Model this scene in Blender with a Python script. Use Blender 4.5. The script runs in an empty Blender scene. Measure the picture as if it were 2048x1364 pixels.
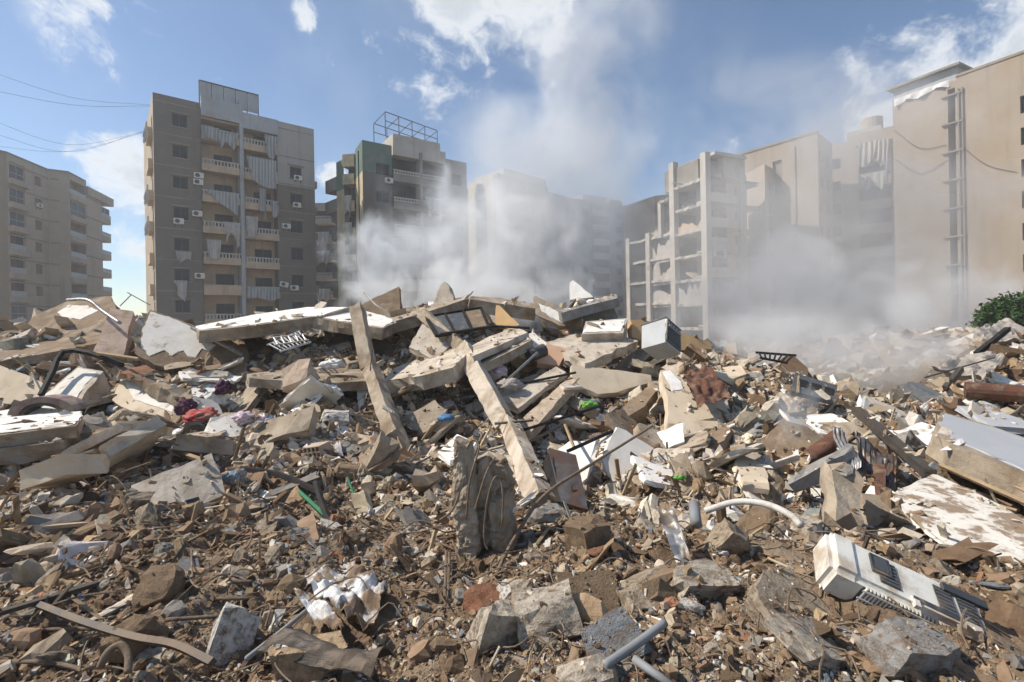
import bpy, bmesh, math, random
import numpy as np
from mathutils import Vector, Matrix, noise as mnoise
from mathutils.bvhtree import BVHTree
R = math.radians
rng = np.random.default_rng(7)
random.seed(7)
scene = bpy.context.scene
col = scene.collection

# ------------------------------------------------------------------ camera
F = 2048 * 17.0 / 36.0            # focal length in photo pixels
CX, CY, EYE, ROLL = 1024.0, 640.0, 1.6, R(1.0)
cam = bpy.data.cameras.new("camera")
cam.lens, cam.sensor_width = 17.0, 36.0
cam.shift_y = (CY - 682.0) / 2048.0
cam.clip_start, cam.clip_end = 0.05, 6000
camo = bpy.data.objects.new("camera", cam)
col.objects.link(camo)
ca, sa = math.cos(ROLL), math.sin(ROLL)
camo.matrix_world = Matrix(((ca, sa, 0, 0), (0, 0, -1, 0), (-sa, ca, 0, EYE), (0, 0, 0, 1)))
scene.camera = camo

def ray(px, py):
    """photo pixel -> (right, up) slopes per metre of depth"""
    sx, sy = px - CX, CY - py
    return (sx * ca + sy * sa) / F, (-sx * sa + sy * ca) / F

def P(px, py, d):
    u, v = ray(px, py)
    return Vector((u * d, d, EYE + v * d))

# ------------------------------------------------------------------ light
SUN_AZ, SUN_EL = R(-84), R(46)            # azimuth from the view direction (+ = right)
sdir = Vector((math.sin(SUN_AZ) * math.cos(SUN_EL), math.cos(SUN_AZ) * math.cos(SUN_EL), math.sin(SUN_EL)))
sun = bpy.data.lights.new("sun", 'SUN')
sun.energy, sun.angle, sun.color = 5.0, R(0.5), (1.0, 0.92, 0.80)
suno = bpy.data.objects.new("sun", sun)
suno.rotation_euler = sdir.to_track_quat('Z', 'Y').to_euler()
suno.location = sdir * 100
col.objects.link(suno)
scene.view_settings.view_transform = 'Standard'
scene.view_settings.look = 'None'
scene.view_settings.exposure = 0.27
scene.view_settings.gamma = 1.0
scene.render.engine = 'CYCLES'
scene.cycles.max_bounces = 4
scene.cycles.diffuse_bounces = 3
scene.cycles.volume_bounces = 2
scene.cycles.use_adaptive_sampling = True
scene.cycles.adaptive_threshold = 0.03
scene.cycles.transparent_max_bounces = 8
scene.cycles.use_denoising = True
scene.cycles.volume_step_rate = 1.0
scene.cycles.volume_max_steps = 96

class NT:
    """small helper to write node trees"""
    def __init__(s, tree):
        s.t = tree
    def n(s, typ, **kw):
        nd = s.t.nodes.new(typ)
        ins = kw.pop('ins', {})
        for k, v in kw.items():
            setattr(nd, k, v)
        for k, v in ins.items():
            if isinstance(v, bpy.types.NodeSocket):
                s.t.links.new(v, nd.inputs[k])
            else:
                nd.inputs[k].default_value = v
        return nd
    def math(s, op, a, b=0.0, clamp=False):
        nd = s.n('ShaderNodeMath', operation=op, use_clamp=clamp, ins={0: a, 1: b})
        return nd.outputs[0]
    def vmath(s, op, a, b=(0, 0, 0)):
        nd = s.n('ShaderNodeVectorMath', operation=op, ins={0: a, 1: b})
        return nd.outputs['Value'] if op in ('LENGTH', 'DOT_PRODUCT', 'DISTANCE') else nd.outputs[0]
    def mapr(s, v, a, b, c=0.0, d=1.0, smooth=True):
        nd = s.n('ShaderNodeMapRange', interpolation_type='SMOOTHSTEP' if smooth else 'LINEAR',
                 ins={0: v, 1: a, 2: b, 3: c, 4: d})
        return nd.outputs[0]
    def noise(s, vec, scale, detail=4, rough=0.55, dist=0.0):
        nd = s.n('ShaderNodeTexNoise', ins={'Scale': scale, 'Detail': detail, 'Roughness': rough, 'Distortion': dist})
        if vec is not None:
            s.t.links.new(vec, nd.inputs['Vector'])
        return nd.outputs['Fac']
    def mix(s, f, a, b):
        nd = s.n('ShaderNodeMix', data_type='RGBA')
        for sock, v in ((nd.inputs[0], f), (nd.inputs[6], a), (nd.inputs[7], b)):
            if isinstance(v, bpy.types.NodeSocket):
                s.t.links.new(v, sock)
            else:
                sock.default_value = v if not isinstance(v, tuple) or len(v) == 4 else (*v, 1)
        return nd.outputs[2]

# ------------------------------------------------------------------ sky with clouds
world = bpy.data.worlds.new("World")
scene.world = world
world.use_nodes = True
world.node_tree.nodes.clear()
W = NT(world.node_tree)
tc = W.n('ShaderNodeTexCoord').outputs['Generated']
sky = W.n('ShaderNodeTexSky', sky_type='NISHITA', sun_disc=False, sun_elevation=SUN_EL, sun_rotation=SUN_AZ,
          altitude=50.0, air_density=1.0, dust_density=0.25, ozone_density=2.5)
def skydir(px, py):
    u, v = ray(px, py)
    return Vector((u, 1, v)).normalized()
# cumulus seen in the photograph: (px, py, angular radius, weight)
CL = [(900, 80, .23, .60), (1040, 30, .22, .5), (770, 120, .12, .5), (235, 350, .10, .60), (255, 540, .12, .58), (420, 140, .08, .58),
      (520, 190, .04, .4), (250, 50, .14, .50), (330, 110, .06, .45), (610, 15, .05, .5), (660, 350, .05, .5), (1930, 60, .30, .50),
      (1480, 285, .06, .55), (450, 75, .02, .4), (1790, 130, .10, .42)]
acc = None
for px, py, rad, w in CL:
    d = W.vmath('DISTANCE', tc, tuple(skydir(px, py)))
    g = W.mapr(d, rad, rad * 0.15, 0.0, w)
    acc = g if acc is None else W.math('MAXIMUM', acc, g)
warp = W.n('ShaderNodeTexNoise', ins={'Vector': tc, 'Scale': 4.0, 'Detail': 5.0})
wv = W.vmath('ADD', tc, W.vmath('MULTIPLY', W.vmath('SUBTRACT', warp.outputs['Color'], (.5, .5, .5)), (.26, .26, .16)))
n1 = W.noise(wv, 5.5, 10, 0.64)
n2 = W.noise(tc, 2.1, 3, 0.5)
base = W.mapr(n2, 0.60, 0.80, 0.0, 0.45)
acc = W.math('MAXIMUM', acc, base)
dens = W.math('ADD', W.math('MULTIPLY', W.math('SUBTRACT', n1, .5), 3.5), W.math('SUBTRACT', acc, 0.36))
mask = W.mapr(dens, -0.05, 0.48, 0.0, 0.93)
mask = W.math('MULTIPLY', mask, W.mapr(acc, 0.02, 0.22))
thick = W.mapr(dens, 0.2, 0.75)
ccol = W.mix(thick, (7.4, 7.6, 7.8), (5.2, 5.5, 5.9))
veil = W.mapr(W.noise(wv, 2.6, 5, .5), 0.40, 0.75, 0.0, 0.28)
skyc = W.mix(veil, sky.outputs[0], (4.6, 5.4, 6.2))
skyc = W.mix(mask, skyc, ccol)
bg = W.n('ShaderNodeBackground', ins={'Color': skyc, 'Strength': 0.11})
wo = W.n('ShaderNodeOutputWorld')
world.node_tree.links.new(bg.outputs[0], wo.inputs['Surface'])

# ------------------------------------------------------------------ materials
MATS = {}
def mat(name, c1, c2=None, scale=3.0, rough=0.9, bump=0.4, bscale=25.0, stain=None, stain_amt=0.45, stain_scale=1.2, metal=0.0,
        attr=False, objcol=False, stripes=None, stain_sharp=0.12, spec=0.25, bdist=0.02, streak=0.0):
    if name in MATS:
        return MATS[name]
    m = bpy.data.materials.new(name)
    m.use_nodes = True
    m.node_tree.nodes.clear()
    N = NT(m.node_tree)
    co = N.n('ShaderNodeTexCoord').outputs['Object']
    c2 = c2 or tuple(x * 0.7 for x in c1)
    n = N.noise(co, scale, 6, 0.6)
    f = N.mapr(n, 0.3, 0.7)
    c = N.mix(f, c1, c2)
    if stripes:
        sc, cs = stripes
        wv = N.n('ShaderNodeTexWave', wave_type='BANDS', bands_direction='X', ins={'Vector': co, 'Scale': sc, 'Distortion': 0.4})
        c = N.mix(N.mapr(wv.outputs['Fac'], 0.45, 0.55), c, cs)
    if attr:
        a = N.n('ShaderNodeAttribute', attribute_name='col').outputs['Color']
        c = N.n('ShaderNodeMix', data_type='RGBA', blend_type='MULTIPLY', ins={0: 1.0, 6: c, 7: a}).outputs[2]
    if objcol:
        a = N.n('ShaderNodeObjectInfo').outputs['Color']
        c = N.n('ShaderNodeMix', data_type='RGBA', blend_type='MULTIPLY', ins={0: 1.0, 6: c, 7: a}).outputs[2]
    if stain:
        s = N.noise(co, stain_scale, 8, 0.68, 0.3)
        t = 1.0 - stain_amt
        c = N.mix(N.mapr(s, 0.30 + 0.4 * t - stain_sharp, 0.30 + 0.4 * t + stain_sharp), c, stain)
    if name.startswith('bld_'):
        sv_ = N.noise(N.vmath('MULTIPLY', co, (1.3, 1.3, .09)), 1.0, 6, 0.7)
        c = N.mix(N.mapr(sv_, .50, .72, 0, .55), c, tuple(v * .52 for v in c1))
        sp = N.noise(co, .8, 8, 0.75)
        c = N.mix(N.mapr(sp, .60, .66, 0, .5), c, tuple(v * .6 + .10 for v in c1))
    b = N.noise(co, bscale, 6, 0.65)
    bn = N.n('ShaderNodeBump', ins={'Strength': bump, 'Distance': bdist, 'Height': b})
    pb = N.n('ShaderNodeBsdfPrincipled', ins={'Base Color': c, 'Roughness': rough, 'Metallic': metal, 'Normal': bn.outputs[0]})
    pb.inputs['Specular IOR Level'].default_value = spec
    out = N.n('ShaderNodeOutputMaterial')
    m.node_tree.links.new(pb.outputs[0], out.inputs['Surface'])
    MATS[name] = m
    return m

SOIL = (0.17, 0.112, 0.068)
mat('soil', (0.285, 0.20, 0.13), (0.175, 0.115, 0.07), 2.2, 1.0, 0.9, 30, stain=(0.31, 0.245, 0.175), stain_amt=0.40, stain_scale=0.9, bdist=0.05)
mat('concrete', (0.40, 0.335, 0.255), (0.29, 0.235, 0.175), 4, 0.95, 0.6, 22, stain=(0.20, 0.145, 0.095), stain_amt=0.40, stain_scale=2.0)
mat('concrete_pale', (0.56, 0.49, 0.40), (0.44, 0.375, 0.30), 4, 0.95, 0.5, 22, stain=(0.27, 0.20, 0.135), stain_amt=0.32, stain_scale=2.2)
mat('concrete_brown', (0.26, 0.19, 0.125), (0.18, 0.125, 0.08), 4, 0.95, 0.8, 18, stain=(0.36, 0.30, 0.23), stain_amt=0.3, stain_scale=2.4)
mat('concrete_grey', (0.30, 0.285, 0.265), (0.22, 0.205, 0.185), 5, 0.95, 0.7, 24, stain=(0.17, 0.125, 0.085), stain_amt=0.3)
mat('whitewash', (0.80, 0.775, 0.73), (0.70, 0.665, 0.61), 5, 0.9, 0.25, 18, stain=(0.40, 0.31, 0.225), stain_amt=0.22, stain_scale=2.6, stain_sharp=0.06)
mat('plaster', (0.74, 0.70, 0.635), (0.64, 0.59, 0.52), 4, 0.9, 0.2, 20, stain=(0.42, 0.34, 0.26), stain_amt=0.2, stain_scale=3.2, stain_sharp=0.05)
mat('cream', (0.60, 0.50, 0.375), (0.52, 0.425, 0.31), 3, 0.9, 0.2, 20, stain=(0.33, 0.25, 0.175), stain_amt=0.22, stain_scale=2.0)
mat('ochre', (0.52, 0.34, 0.165), (0.44, 0.28, 0.14), 3, 0.9, 0.25, 18, stain=(0.32, 0.24, 0.16), stain_amt=0.25)
mat('peach', (0.66, 0.42, 0.28), (0.60, 0.37, 0.24), 3, 0.9, 0.2, 18, stain=(0.5, 0.42, 0.33), stain_amt=0.2)
mat('pink_tile', (0.56, 0.42, 0.33), (0.46, 0.34, 0.26), 5, 0.9, 0.4, 18, stain=(0.30, 0.21, 0.14), stain_amt=0.35, stain_scale=3)
mat('grey_paint', (0.40, 0.41, 0.425), (0.36, 0.37, 0.385), 2, 0.6, 0.1, 18, stain=(0.46, 0.44, 0.41), stain_amt=0.14, stain_scale=5, stain_sharp=.03)
mat('stained_sheet', (0.70, 0.665, 0.60), (0.60, 0.55, 0.48), 6, 0.8, 0.4, 25, stain=(0.27, 0.20, 0.14), stain_amt=0.44, stain_scale=7, stain_sharp=0.05)
mat('wood', (0.36, 0.265, 0.165), (0.26, 0.185, 0.11), 8, 0.85, 0.4, 30)
mat('black_metal', (0.018, 0.018, 0.02), (0.035, 0.03, 0.027), 6, 0.75, 0.2, 30, spec=.12)
mat('dark_steel', (0.075, 0.068, 0.062), (0.12, 0.09, 0.065), 7, 0.6, 0.3, 30, metal=0.4)
mat('slate_metal', (0.085, 0.095, 0.105), (0.065, 0.07, 0.075), 6, 0.6, 0.15, 30, stain=(0.25, 0.21, 0.17), stain_amt=0.2, stain_scale=6)
mat('rebar', (0.17, 0.115, 0.075), (0.25, 0.195, 0.145), 20, 0.85, 0.5, 120, metal=0.2)
mat('rust', (0.15, 0.065, 0.04), (0.085, 0.05, 0.04), 6, 0.8, 0.5, 25, metal=0.2, stain=(0.26, 0.17, 0.11), stain_amt=.3, stain_scale=5)
mat('burnt_metal', (0.15, 0.145, 0.145), (0.07, 0.06, 0.055), 5, 0.45, 0.2, 20, metal=0.5, stain=(0.15, 0.08, 0.05), stain_amt=0.4, stain_scale=5)
mat('zinc', (0.42, 0.42, 0.42), (0.27, 0.26, 0.25), 7, 0.45, 0.25, 25, metal=0.6, stain=(0.24, 0.17, 0.11), stain_amt=0.3, stain_scale=5)
mat('white_sheet', (0.66, 0.66, 0.65), (0.52, 0.51, 0.49), 6, 0.6, 0.3, 25, stain=(0.20, 0.135, 0.085), stain_amt=0.46, stain_scale=5, stain_sharp=.05)
mat('plastic_white', (0.74, 0.72, 0.655), (0.69, 0.665, 0.595), 3, 0.4, 0.05, 30, stain=(0.42, 0.335, 0.25), stain_amt=0.36, stain_scale=6, spec=.4)
mat('plastic_dark', (0.03, 0.032, 0.035), (0.05, 0.05, 0.05), 3, 0.35, 0.05, 30, spec=.5, stain=(0.22, 0.17, 0.12), stain_amt=.25, stain_scale=8)
mat('pvc_grey', (0.24, 0.25, 0.26), (0.20, 0.205, 0.21), 5, 0.6, 0.1, 30, stain=(0.26, 0.20, 0.14), stain_amt=0.3, stain_scale=9)
mat('pvc_white', (0.62, 0.60, 0.56), (0.52, 0.49, 0.44), 5, 0.6, 0.1, 30, stain=(0.3, 0.22, 0.15), stain_amt=0.3, stain_scale=9)
mat('cable', (0.03, 0.03, 0.03), (0.05, 0.045, 0.04), 6, 0.7, 0.1, 30)
mat('cloth_red', (0.46, 0.055, 0.055), (0.36, 0.04, 0.05), 5, 0.95, 0.4, 60, stain=(.34, .22, .16), stain_amt=.42, stain_scale=7)
mat('cloth_purple', (0.09, 0.03, 0.065), (0.06, 0.02, 0.05), 5, 0.95, 0.4, 60, stain=(.2, .14, .11), stain_amt=.35, stain_scale=9)
mat('cloth_blue', (0.09, 0.24, 0.36), (0.42, 0.47, 0.49), 22, 0.95, 0.4, 60, stain=(0.24, 0.17, 0.115), stain_amt=0.5, stain_scale=9)
mat('cloth_royal', (0.03, 0.10, 0.28), (0.05, 0.14, 0.32), 9, 0.95, 0.4, 60, stain=(0.34, .12, .09), stain_amt=0.44, stain_scale=9, stain_sharp=.05)
mat('cloth_white', (0.74, 0.72, 0.70), (0.62, 0.58, 0.55), 9, 0.95, 0.4, 60)
mat('cloth_grey', (0.40, 0.36, 0.32), (0.30, 0.26, 0.22), 9, 0.95, 0.4, 60)
mat('cloth_lilac', (0.55, 0.42, 0.48), (0.6, 0.5, 0.5), 9, 0.95, 0.4, 60)
mat('green_plastic', (0.14, 0.36, 0.06), (0.12, 0.28, 0.05), 9, 0.5, 0.2, 60)
mat('green_pipe', (0.02, 0.16, 0.07), (0.015, 0.12, 0.05), 9, 0.5, 0.2, 60)
mat('blue_plastic', (0.08, 0.20, 0.38), (0.06, 0.16, 0.3), 9, 0.4, 0.2, 60)
mat('clay_block', (0.50, 0.40, 0.305), (0.40, 0.31, 0.23), 8, 0.95, 0.5, 40, stain=(0.26, 0.19, 0.13), stain_amt=.3, stain_scale=4)
mat('chunk', (1.0, 1.0, 1.0), (0.72, 0.69, 0.65), 7, 0.95, 0.8, 26, objcol=True, stain=(0.20, 0.138, 0.086), stain_amt=0.36, stain_scale=5)
mat('frag', (1.0, 1.0, 1.0), (0.75, 0.72, 0.68), 14, 0.95, 0.5, 45, attr=True)
mat('ground', (0.24, 0.20, 0.155), (0.17, 0.14, 0.11), 0.3, 1.0, 0.5, 4)
# buildings
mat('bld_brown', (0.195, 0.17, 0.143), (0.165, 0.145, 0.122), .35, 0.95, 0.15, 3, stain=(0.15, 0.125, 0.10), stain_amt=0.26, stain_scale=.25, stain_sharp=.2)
mat('bld_brown_top', (0.40, 0.38, 0.35), (0.35, 0.33, 0.30), .35, 0.95, 0.15, 3)
mat('bld_bluegrey', (0.40, 0.42, 0.43), (0.35, 0.37, 0.385), .5, 0.9, 0.1, 3, stain=(.30, .28, .25), stain_amt=.3, stain_scale=.6)
mat('bld_cream', (0.55, 0.42, 0.285), (0.48, 0.36, 0.245), .6, 0.95, 0.1, 3, stain=(0.36, 0.30, 0.24), stain_amt=0.26, stain_scale=.9)
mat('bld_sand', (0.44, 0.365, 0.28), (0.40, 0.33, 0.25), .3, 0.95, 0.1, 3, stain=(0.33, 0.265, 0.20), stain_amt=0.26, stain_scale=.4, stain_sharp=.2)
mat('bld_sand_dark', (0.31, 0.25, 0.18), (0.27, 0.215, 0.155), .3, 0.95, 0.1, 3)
mat('bld_tan', (0.37, 0.31, 0.245), (0.33, 0.275, 0.215), .25, 0.95, 0.15, 3, stain=(0.31, 0.23, 0.15), stain_amt=0.36, stain_scale=.16, stain_sharp=.2)
mat('bld_grey', (0.30, 0.27, 0.23), (0.24, 0.215, 0.185), .3, 0.95, 0.15, 3, stain=(.18, .16, .14), stain_amt=.3, stain_scale=.3, stain_sharp=.2)
mat('bld_green', (0.12, 0.19, 0.15), (0.10, 0.155, 0.125), .4, 0.95, 0.15, 3, stain=(.2, .19, .16), stain_amt=.25, stain_scale=.5)
mat('bld_dark', (0.13, 0.115, 0.10), (0.10, 0.09, 0.078), .4, 0.95, 0.15, 3)
mat('bld_yellow', (0.50, 0.415, 0.27), (0.44, 0.36, 0.235), .6, 0.95, 0.15, 3, stain=(.28, .24, .17), stain_amt=.35, stain_scale=.5)
mat('bld_white', (0.52, 0.48, 0.425), (0.44, 0.40, 0.35), .6, 0.95, 0.2, 3, stain=(.40, .35, .29), stain_amt=.28, stain_scale=.5)
mat('room_shade', (0.07, 0.062, 0.055), (0.045, 0.04, 0.035), .8, 0.95, 0.1, 3)  # near-black: shade of unlit rooms and recesses put into the colour
mat('room_red', (0.22, 0.105, 0.07), (0.18, 0.085, 0.06), .8, 0.9, 0.1, 3)
mat('glass', (0.024, 0.030, 0.036), (0.014, 0.018, 0.022), 1.2, 0.35, 0.02, 3, spec=.2)
mat('alu', (0.42, 0.43, 0.44), (0.36, 0.37, 0.38), 3, 0.6, 0.05, 3)
mat('awning', (0.46, 0.45, 0.43), (0.38, 0.37, 0.35), 2, 0.95, 0.1, 6, stripes=(1.3, (0.25, 0.275, 0.285)))
mat('curtain', (0.50, 0.48, 0.45), (0.40, 0.38, 0.35), 2, 0.95, 0.1, 6)
mat('leaf', (0.045, 0.085, 0.022), (0.025, 0.05, 0.014), 3, 0.7, 0.1, 6)
mat('bark', (0.12, 0.085, 0.055), None, 6, 0.95, 0.6, 20)
M = MATS

# ------------------------------------------------------------------ object helpers
def tag(o, label=None, cat=None, group=None, kind=None):
    kind = kind or ('thing' if cat else None)
    for k, v in (('label', label), ('category', cat), ('group', group), ('kind', kind)):
        if v:
            o[k] = v
    return o

def empty(name, loc, label=None, cat=None, group=None):
    o = bpy.data.objects.new(name, None)
    o.empty_display_size = 0.2
    o.location = loc
    col.objects.link(o)
    return tag(o, label, cat, group)

class MB:
    def __init__(s):
        s.v, s.f = [], []
    def add(s, vs, fs):
        k = len(s.v)
        s.v += [tuple(v) for v in vs]
        s.f += [tuple(i + k for i in f) for f in fs]
        return s
    def box(s, x0, x1, y0, y1, z0, z1, T=None):
        vs = [Vector((x, y, z)) for z in (z0, z1) for y in (y0, y1) for x in (x0, x1)]
        if T is not None:
            vs = [T(v) if callable(T) else T @ v for v in vs]
        return s.add(vs, [(0, 2, 3, 1), (4, 5, 7, 6), (0, 1, 5, 4), (2, 6, 7, 3), (0, 4, 6, 2), (1, 3, 7, 5)])
    def quad(s, *p):
        return s.add(p, [tuple(range(len(p)))])
    def bar(s, a, b, w, h, up=Vector((0, 0, 1)), taper=1.0):
        a, b = Vector(a), Vector(b)
        d = (b - a).normalized()
        if abs(d.dot(up)) > .97:
            up = Vector((1, 0, 0))
        r = d.cross(up).normalized(); u = r.cross(d)
        vs = [p + r * (sx * w / 2 * t) + u * (sz * h / 2 * t) for p, t in ((a, 1), (b, taper)) for sz in (-1, 1) for sx in (-1, 1)]
        return s.add(vs, [(0, 2, 3, 1), (4, 5, 7, 6), (0, 1, 5, 4), (2, 6, 7, 3), (0, 4, 6, 2), (1, 3, 7, 5)])
    def tube(s, pts, r, n=6, r1=None):
        pts = [Vector(p) for p in pts]
        k = len(s.v); m = len(pts)
        ref = Vector((0.13, 0.27, 0.95))
        for i, p in enumerate(pts):
            d = (pts[min(i + 1, m - 1)] - pts[max(i - 1, 0)]).normalized()
            a = d.cross(ref)
            a = a.normalized() if a.length > 1e-4 else Vector((1, 0, 0))
            b = d.cross(a)
            rr = r if r1 is None else r + (r1 - r) * i / (m - 1)
            for j in range(n):
                t = 2 * math.pi * j / n
                s.v.append(tuple(p + a * math.cos(t) * rr + b * math.sin(t) * rr))
        for i in range(m - 1):
            for j in range(n):
                s.f.append((k + i * n + j, k + i * n + (j + 1) % n, k + (i + 1) * n + (j + 1) % n, k + (i + 1) * n + j))
        s.f.append(tuple(k + j for j in reversed(range(n))))
        s.f.append(tuple(k + (m - 1) * n + j for j in range(n)))
        return s
    def mesh(s, name, m, smooth=False):
        me = bpy.data.meshes.new(name)
        me.from_pydata(s.v, [], s.f)
        me.update()
        if m is not None:
            me.materials.append(MATS[m] if isinstance(m, str) else m)
        if smooth:
            me.polygons.foreach_set('use_smooth', [True] * len(me.polygons))
        return me
    def build(s, name, m, parent=None, smooth=False, loc=None, center=False):
        off = Vector((0, 0, 0))
        if center and s.v:
            a = np.array(s.v)
            off = Vector((a.min(0) + a.max(0)) / 2); off.z = a[:, 2].min()
            s.v = [tuple(Vector(v) - off) for v in s.v]
        o = bpy.data.objects.new(name, s.mesh(name, m, smooth))
        col.objects.link(o)
        o.location = off if loc is None else loc
        if parent is not None:
            o.parent = parent
        return o

def inst(name, me, parent=None, loc=(0, 0, 0), rot=(0, 0, 0), scl=(1, 1, 1)):
    o = bpy.data.objects.new(name, me)
    col.objects.link(o)
    o.location, o.rotation_euler, o.scale = loc, rot, scl
    if parent is not None:
        o.parent = parent
    return o

def spline(pts, n=8):
    """Catmull-Rom through the points"""
    p = [Vector(q) for q in pts]
    p = [p[0] * 2 - p[1]] + p + [p[-1] * 2 - p[-2]]
    out = []
    for i in range(1, len(p) - 2):
        for k in range(n):
            t = k / n
            a, b, c, d = p[i - 1], p[i], p[i + 1], p[i + 2]
            out.append(0.5 * ((2 * b) + (c - a) * t + (2 * a - 5 * b + 4 * c - d) * t * t + (3 * b - a - 3 * c + d) * t ** 3))
    out.append(p[-2])
    return out

def vnoise(x, y, seed=0):
    """smooth 2-D value noise in numpy, -1..1"""
    xi, yi = np.floor(x).astype(np.int64), np.floor(y).astype(np.int64)
    fx, fy = x - xi, y - yi
    fx, fy = fx * fx * (3 - 2 * fx), fy * fy * (3 - 2 * fy)
    def h(a, b):
        k = (a * 374761393 + b * 668265263 + seed * 974634777) & 0x7fffffff
        k = ((k ^ (k >> 13)) * 1274126177) & 0x7fffffff
        return ((k ^ (k >> 16)) & 0xffff) / 32767.5 - 1
    return (h(xi, yi) * (1 - fx) + h(xi + 1, yi) * fx) * (1 - fy) + (h(xi, yi + 1) * (1 - fx) + h(xi + 1, yi + 1) * fx) * fy

# ------------------------------------------------------------------ the rubble terrain
CTRL = {
    -250: [(1364, 1.9), (1150, 2.8), (1000, 4.2), (920, 5.5), (830, 7.5), (740, 9.5), (660, 12)],
    0: [(1364, 1.9), (1150, 2.8), (1000, 4.2), (920, 5.4), (835, 7.2), (760, 9.0), (700, 10.5), (665, 12)],
    250: [(1364, 1.9), (1150, 2.8), (1000, 4.3), (900, 6), (830, 7.4), (770, 9), (690, 11), (622, 13)],
    500: [(1364, 1.9), (1180, 2.6), (1050, 3.7), (950, 5), (850, 7), (775, 9), (705, 11), (655, 13)],
    750: [(1364, 1.8), (1200, 2.4), (1080, 3.3), (980, 4.6), (900, 6), (810, 8), (770, 9.2), (690, 11.3), (640, 13.5)],
    960: [(1364, 1.7), (1230, 2.2), (1120, 2.9), (1000, 4.3), (920, 5.6), (855, 7), (790, 9), (720, 11), (640, 13.3)],
    1180: [(1364, 1.7), (1200, 2.3), (1080, 3.1), (1000, 4.2), (900, 6), (830, 8), (750, 10), (695, 11.5), (650, 13)],
    1400: [(1364, 1.7), (1200, 2.3), (1080, 3.1), (1000, 4.1), (900, 5.8), (820, 7.5), (740, 9.5), (700, 11.5)],
    1600: [(1364, 1.7), (1200, 2.3), (1060, 3.3), (960, 4.6), (860, 6.5), (785, 8.5), (745, 10)],
    1800: [(1364, 1.7), (1200, 2.3), (1080, 3.1), (980, 4.2), (880, 5.6), (805, 7.5), (780, 8.5)],
    2048: [(1364, 1.7), (1200, 2.3), (1050, 3.4), (940, 4.6), (850, 6), (785, 8), (705, 11), (665, 14)],
    2350: [(1364, 1.7), (1200, 2.3), (1050, 3.4), (940, 4.6), (850, 6), (780, 8), (700, 11), (655, 14)],
}
BACK = [  # (px, depth, z): the far flank of the heap and the dusty hollow behind it
    (-250, 16, .6), (0, 16, 1.0), (250, 16, 1.3), (500, 16.5, 1.0), (750, 17, 1.2), (960, 17, 1.2), (1180, 16.5, .9), (1400, 14, .2),
    (-250, 23, -1.6), (0, 23, -1.6), (250, 23, -1.6), (500, 24, -1.6), (750, 24, -1.6), (960, 24, -1.6), (1180, 24, -1.4),
    (1400, 18, -.9), (1600, 14, -.9), (1800, 12.5, -.7), (1600, 20, -.8), (1800, 18, -.6), (1400, 26, -.3), (1500, 30, .2), (1650, 30, .4),
    (1800, 28, .2), (1950, 24, .5), (2048, 20, 1.0), (2048, 26, .7), (2350, 20, 1.4), (2350, 28, .9),
    (-250, 40, -2.0), (250, 40, -2.0), (750, 40, -2.0), (1180, 40, -2.0), (1500, 42, -2.0), (1800, 42, -2.0), (2350, 42, -2.0),
    (-250, 1.0, .3), (500, 1.0, .25), (1024, 1.0, .2), (1500, 1.0, .25), (2350, 1.0, .3), (-250, .5, .2), (1024, .5, .2), (2350, .5, .2)]
cp = []
for px, rows in CTRL.items():
    for py, d in rows:
        cp.append(P(px, py, d))
for px, d, z in BACK:
    q = P(px, 640, d); cp.append(Vector((q.x, q.y, z)))
cpa = np.array([(math.atan2(p.x, p.y) * 2.2, math.log(math.hypot(p.x, p.y)), p.z) for p in cp])
def _phi(a, b):
    return np.sqrt(((a[:, None, :] - b[None, :, :]) ** 2).sum(-1) + 0.0004)
_K = _phi(cpa[:, :2], cpa[:, :2]) - 0.03 * np.eye(len(cpa))
_w = np.linalg.solve(_K, cpa[:, 2])
NT_, NR_ = 470, 560
TH = np.linspace(R(-78), R(78), NT_)
LR = np.linspace(math.log(0.45), math.log(44), NR_)
gt, gl = np.meshgrid(TH, LR, indexing='ij')
tq = np.clip(gt, R(-56), R(56))
gq = np.stack([tq.ravel() * 2.2, gl.ravel()], -1)
gz = np.zeros(len(gq))
for i in range(0, len(gq), 40000):
    gz[i:i + 40000] = _phi(gq[i:i + 40000], cpa[:, :2]) @ _w
gz = gz.reshape(gt.shape)
gr = np.exp(gl)
gx, gy = gr * np.sin(gt), gr * np.cos(gt)
fade = np.clip((46 - gr) / 12, 0, 1)
amp = np.clip(gr / 7, .45, 1.3)
for k, (fr, am) in enumerate(((.55, .12), (1.3, .13), (2.7, .09), (5.5, .055), (11, .032), (23, .016), (48, .009))):
    nn = vnoise(gx * fr + 31.7 * k, gy * fr + 11.3 * k, k)
    if k >= 2:
        nn = 1 - 2 * np.abs(nn)
    gz = gz + nn * am * amp * fade
gz = np.where(gr > 38, gz - (gr - 38) * .12, gz)

for px_, py_, d_, hgt, rad in ((1230, 1120, 2.85, .14, .62), (640, 1120, 2.9, .12, .6), (1240, 950, 4.9, -.24, .9), (1500, 1090, 3.0, .02, .4), (250, 1130, 2.9, .10, .7), (700, 1000, 4.3, -.14, .7),
                                (860, 850, 7.6, -.30, 1.1), (1120, 870, 6.6, -.30, .9), (560, 860, 6.8, .18, .9), (200, 900, 5.9, .14, 1.0), (1800, 1020, 3.9, -.10, .5), (1640, 930, 5.0, -.18, .8)):
    c_ = P(px_, py_, d_)
    gz = gz + hgt * np.exp(-((gx - c_.x) ** 2 + (gy - c_.y) ** 2) / (rad * rad))
gz = gz - np.interp(gr, [0, 1.6, 3, 8, 14, 20], [.0, .03, .08, .30, .26, .1])

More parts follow.
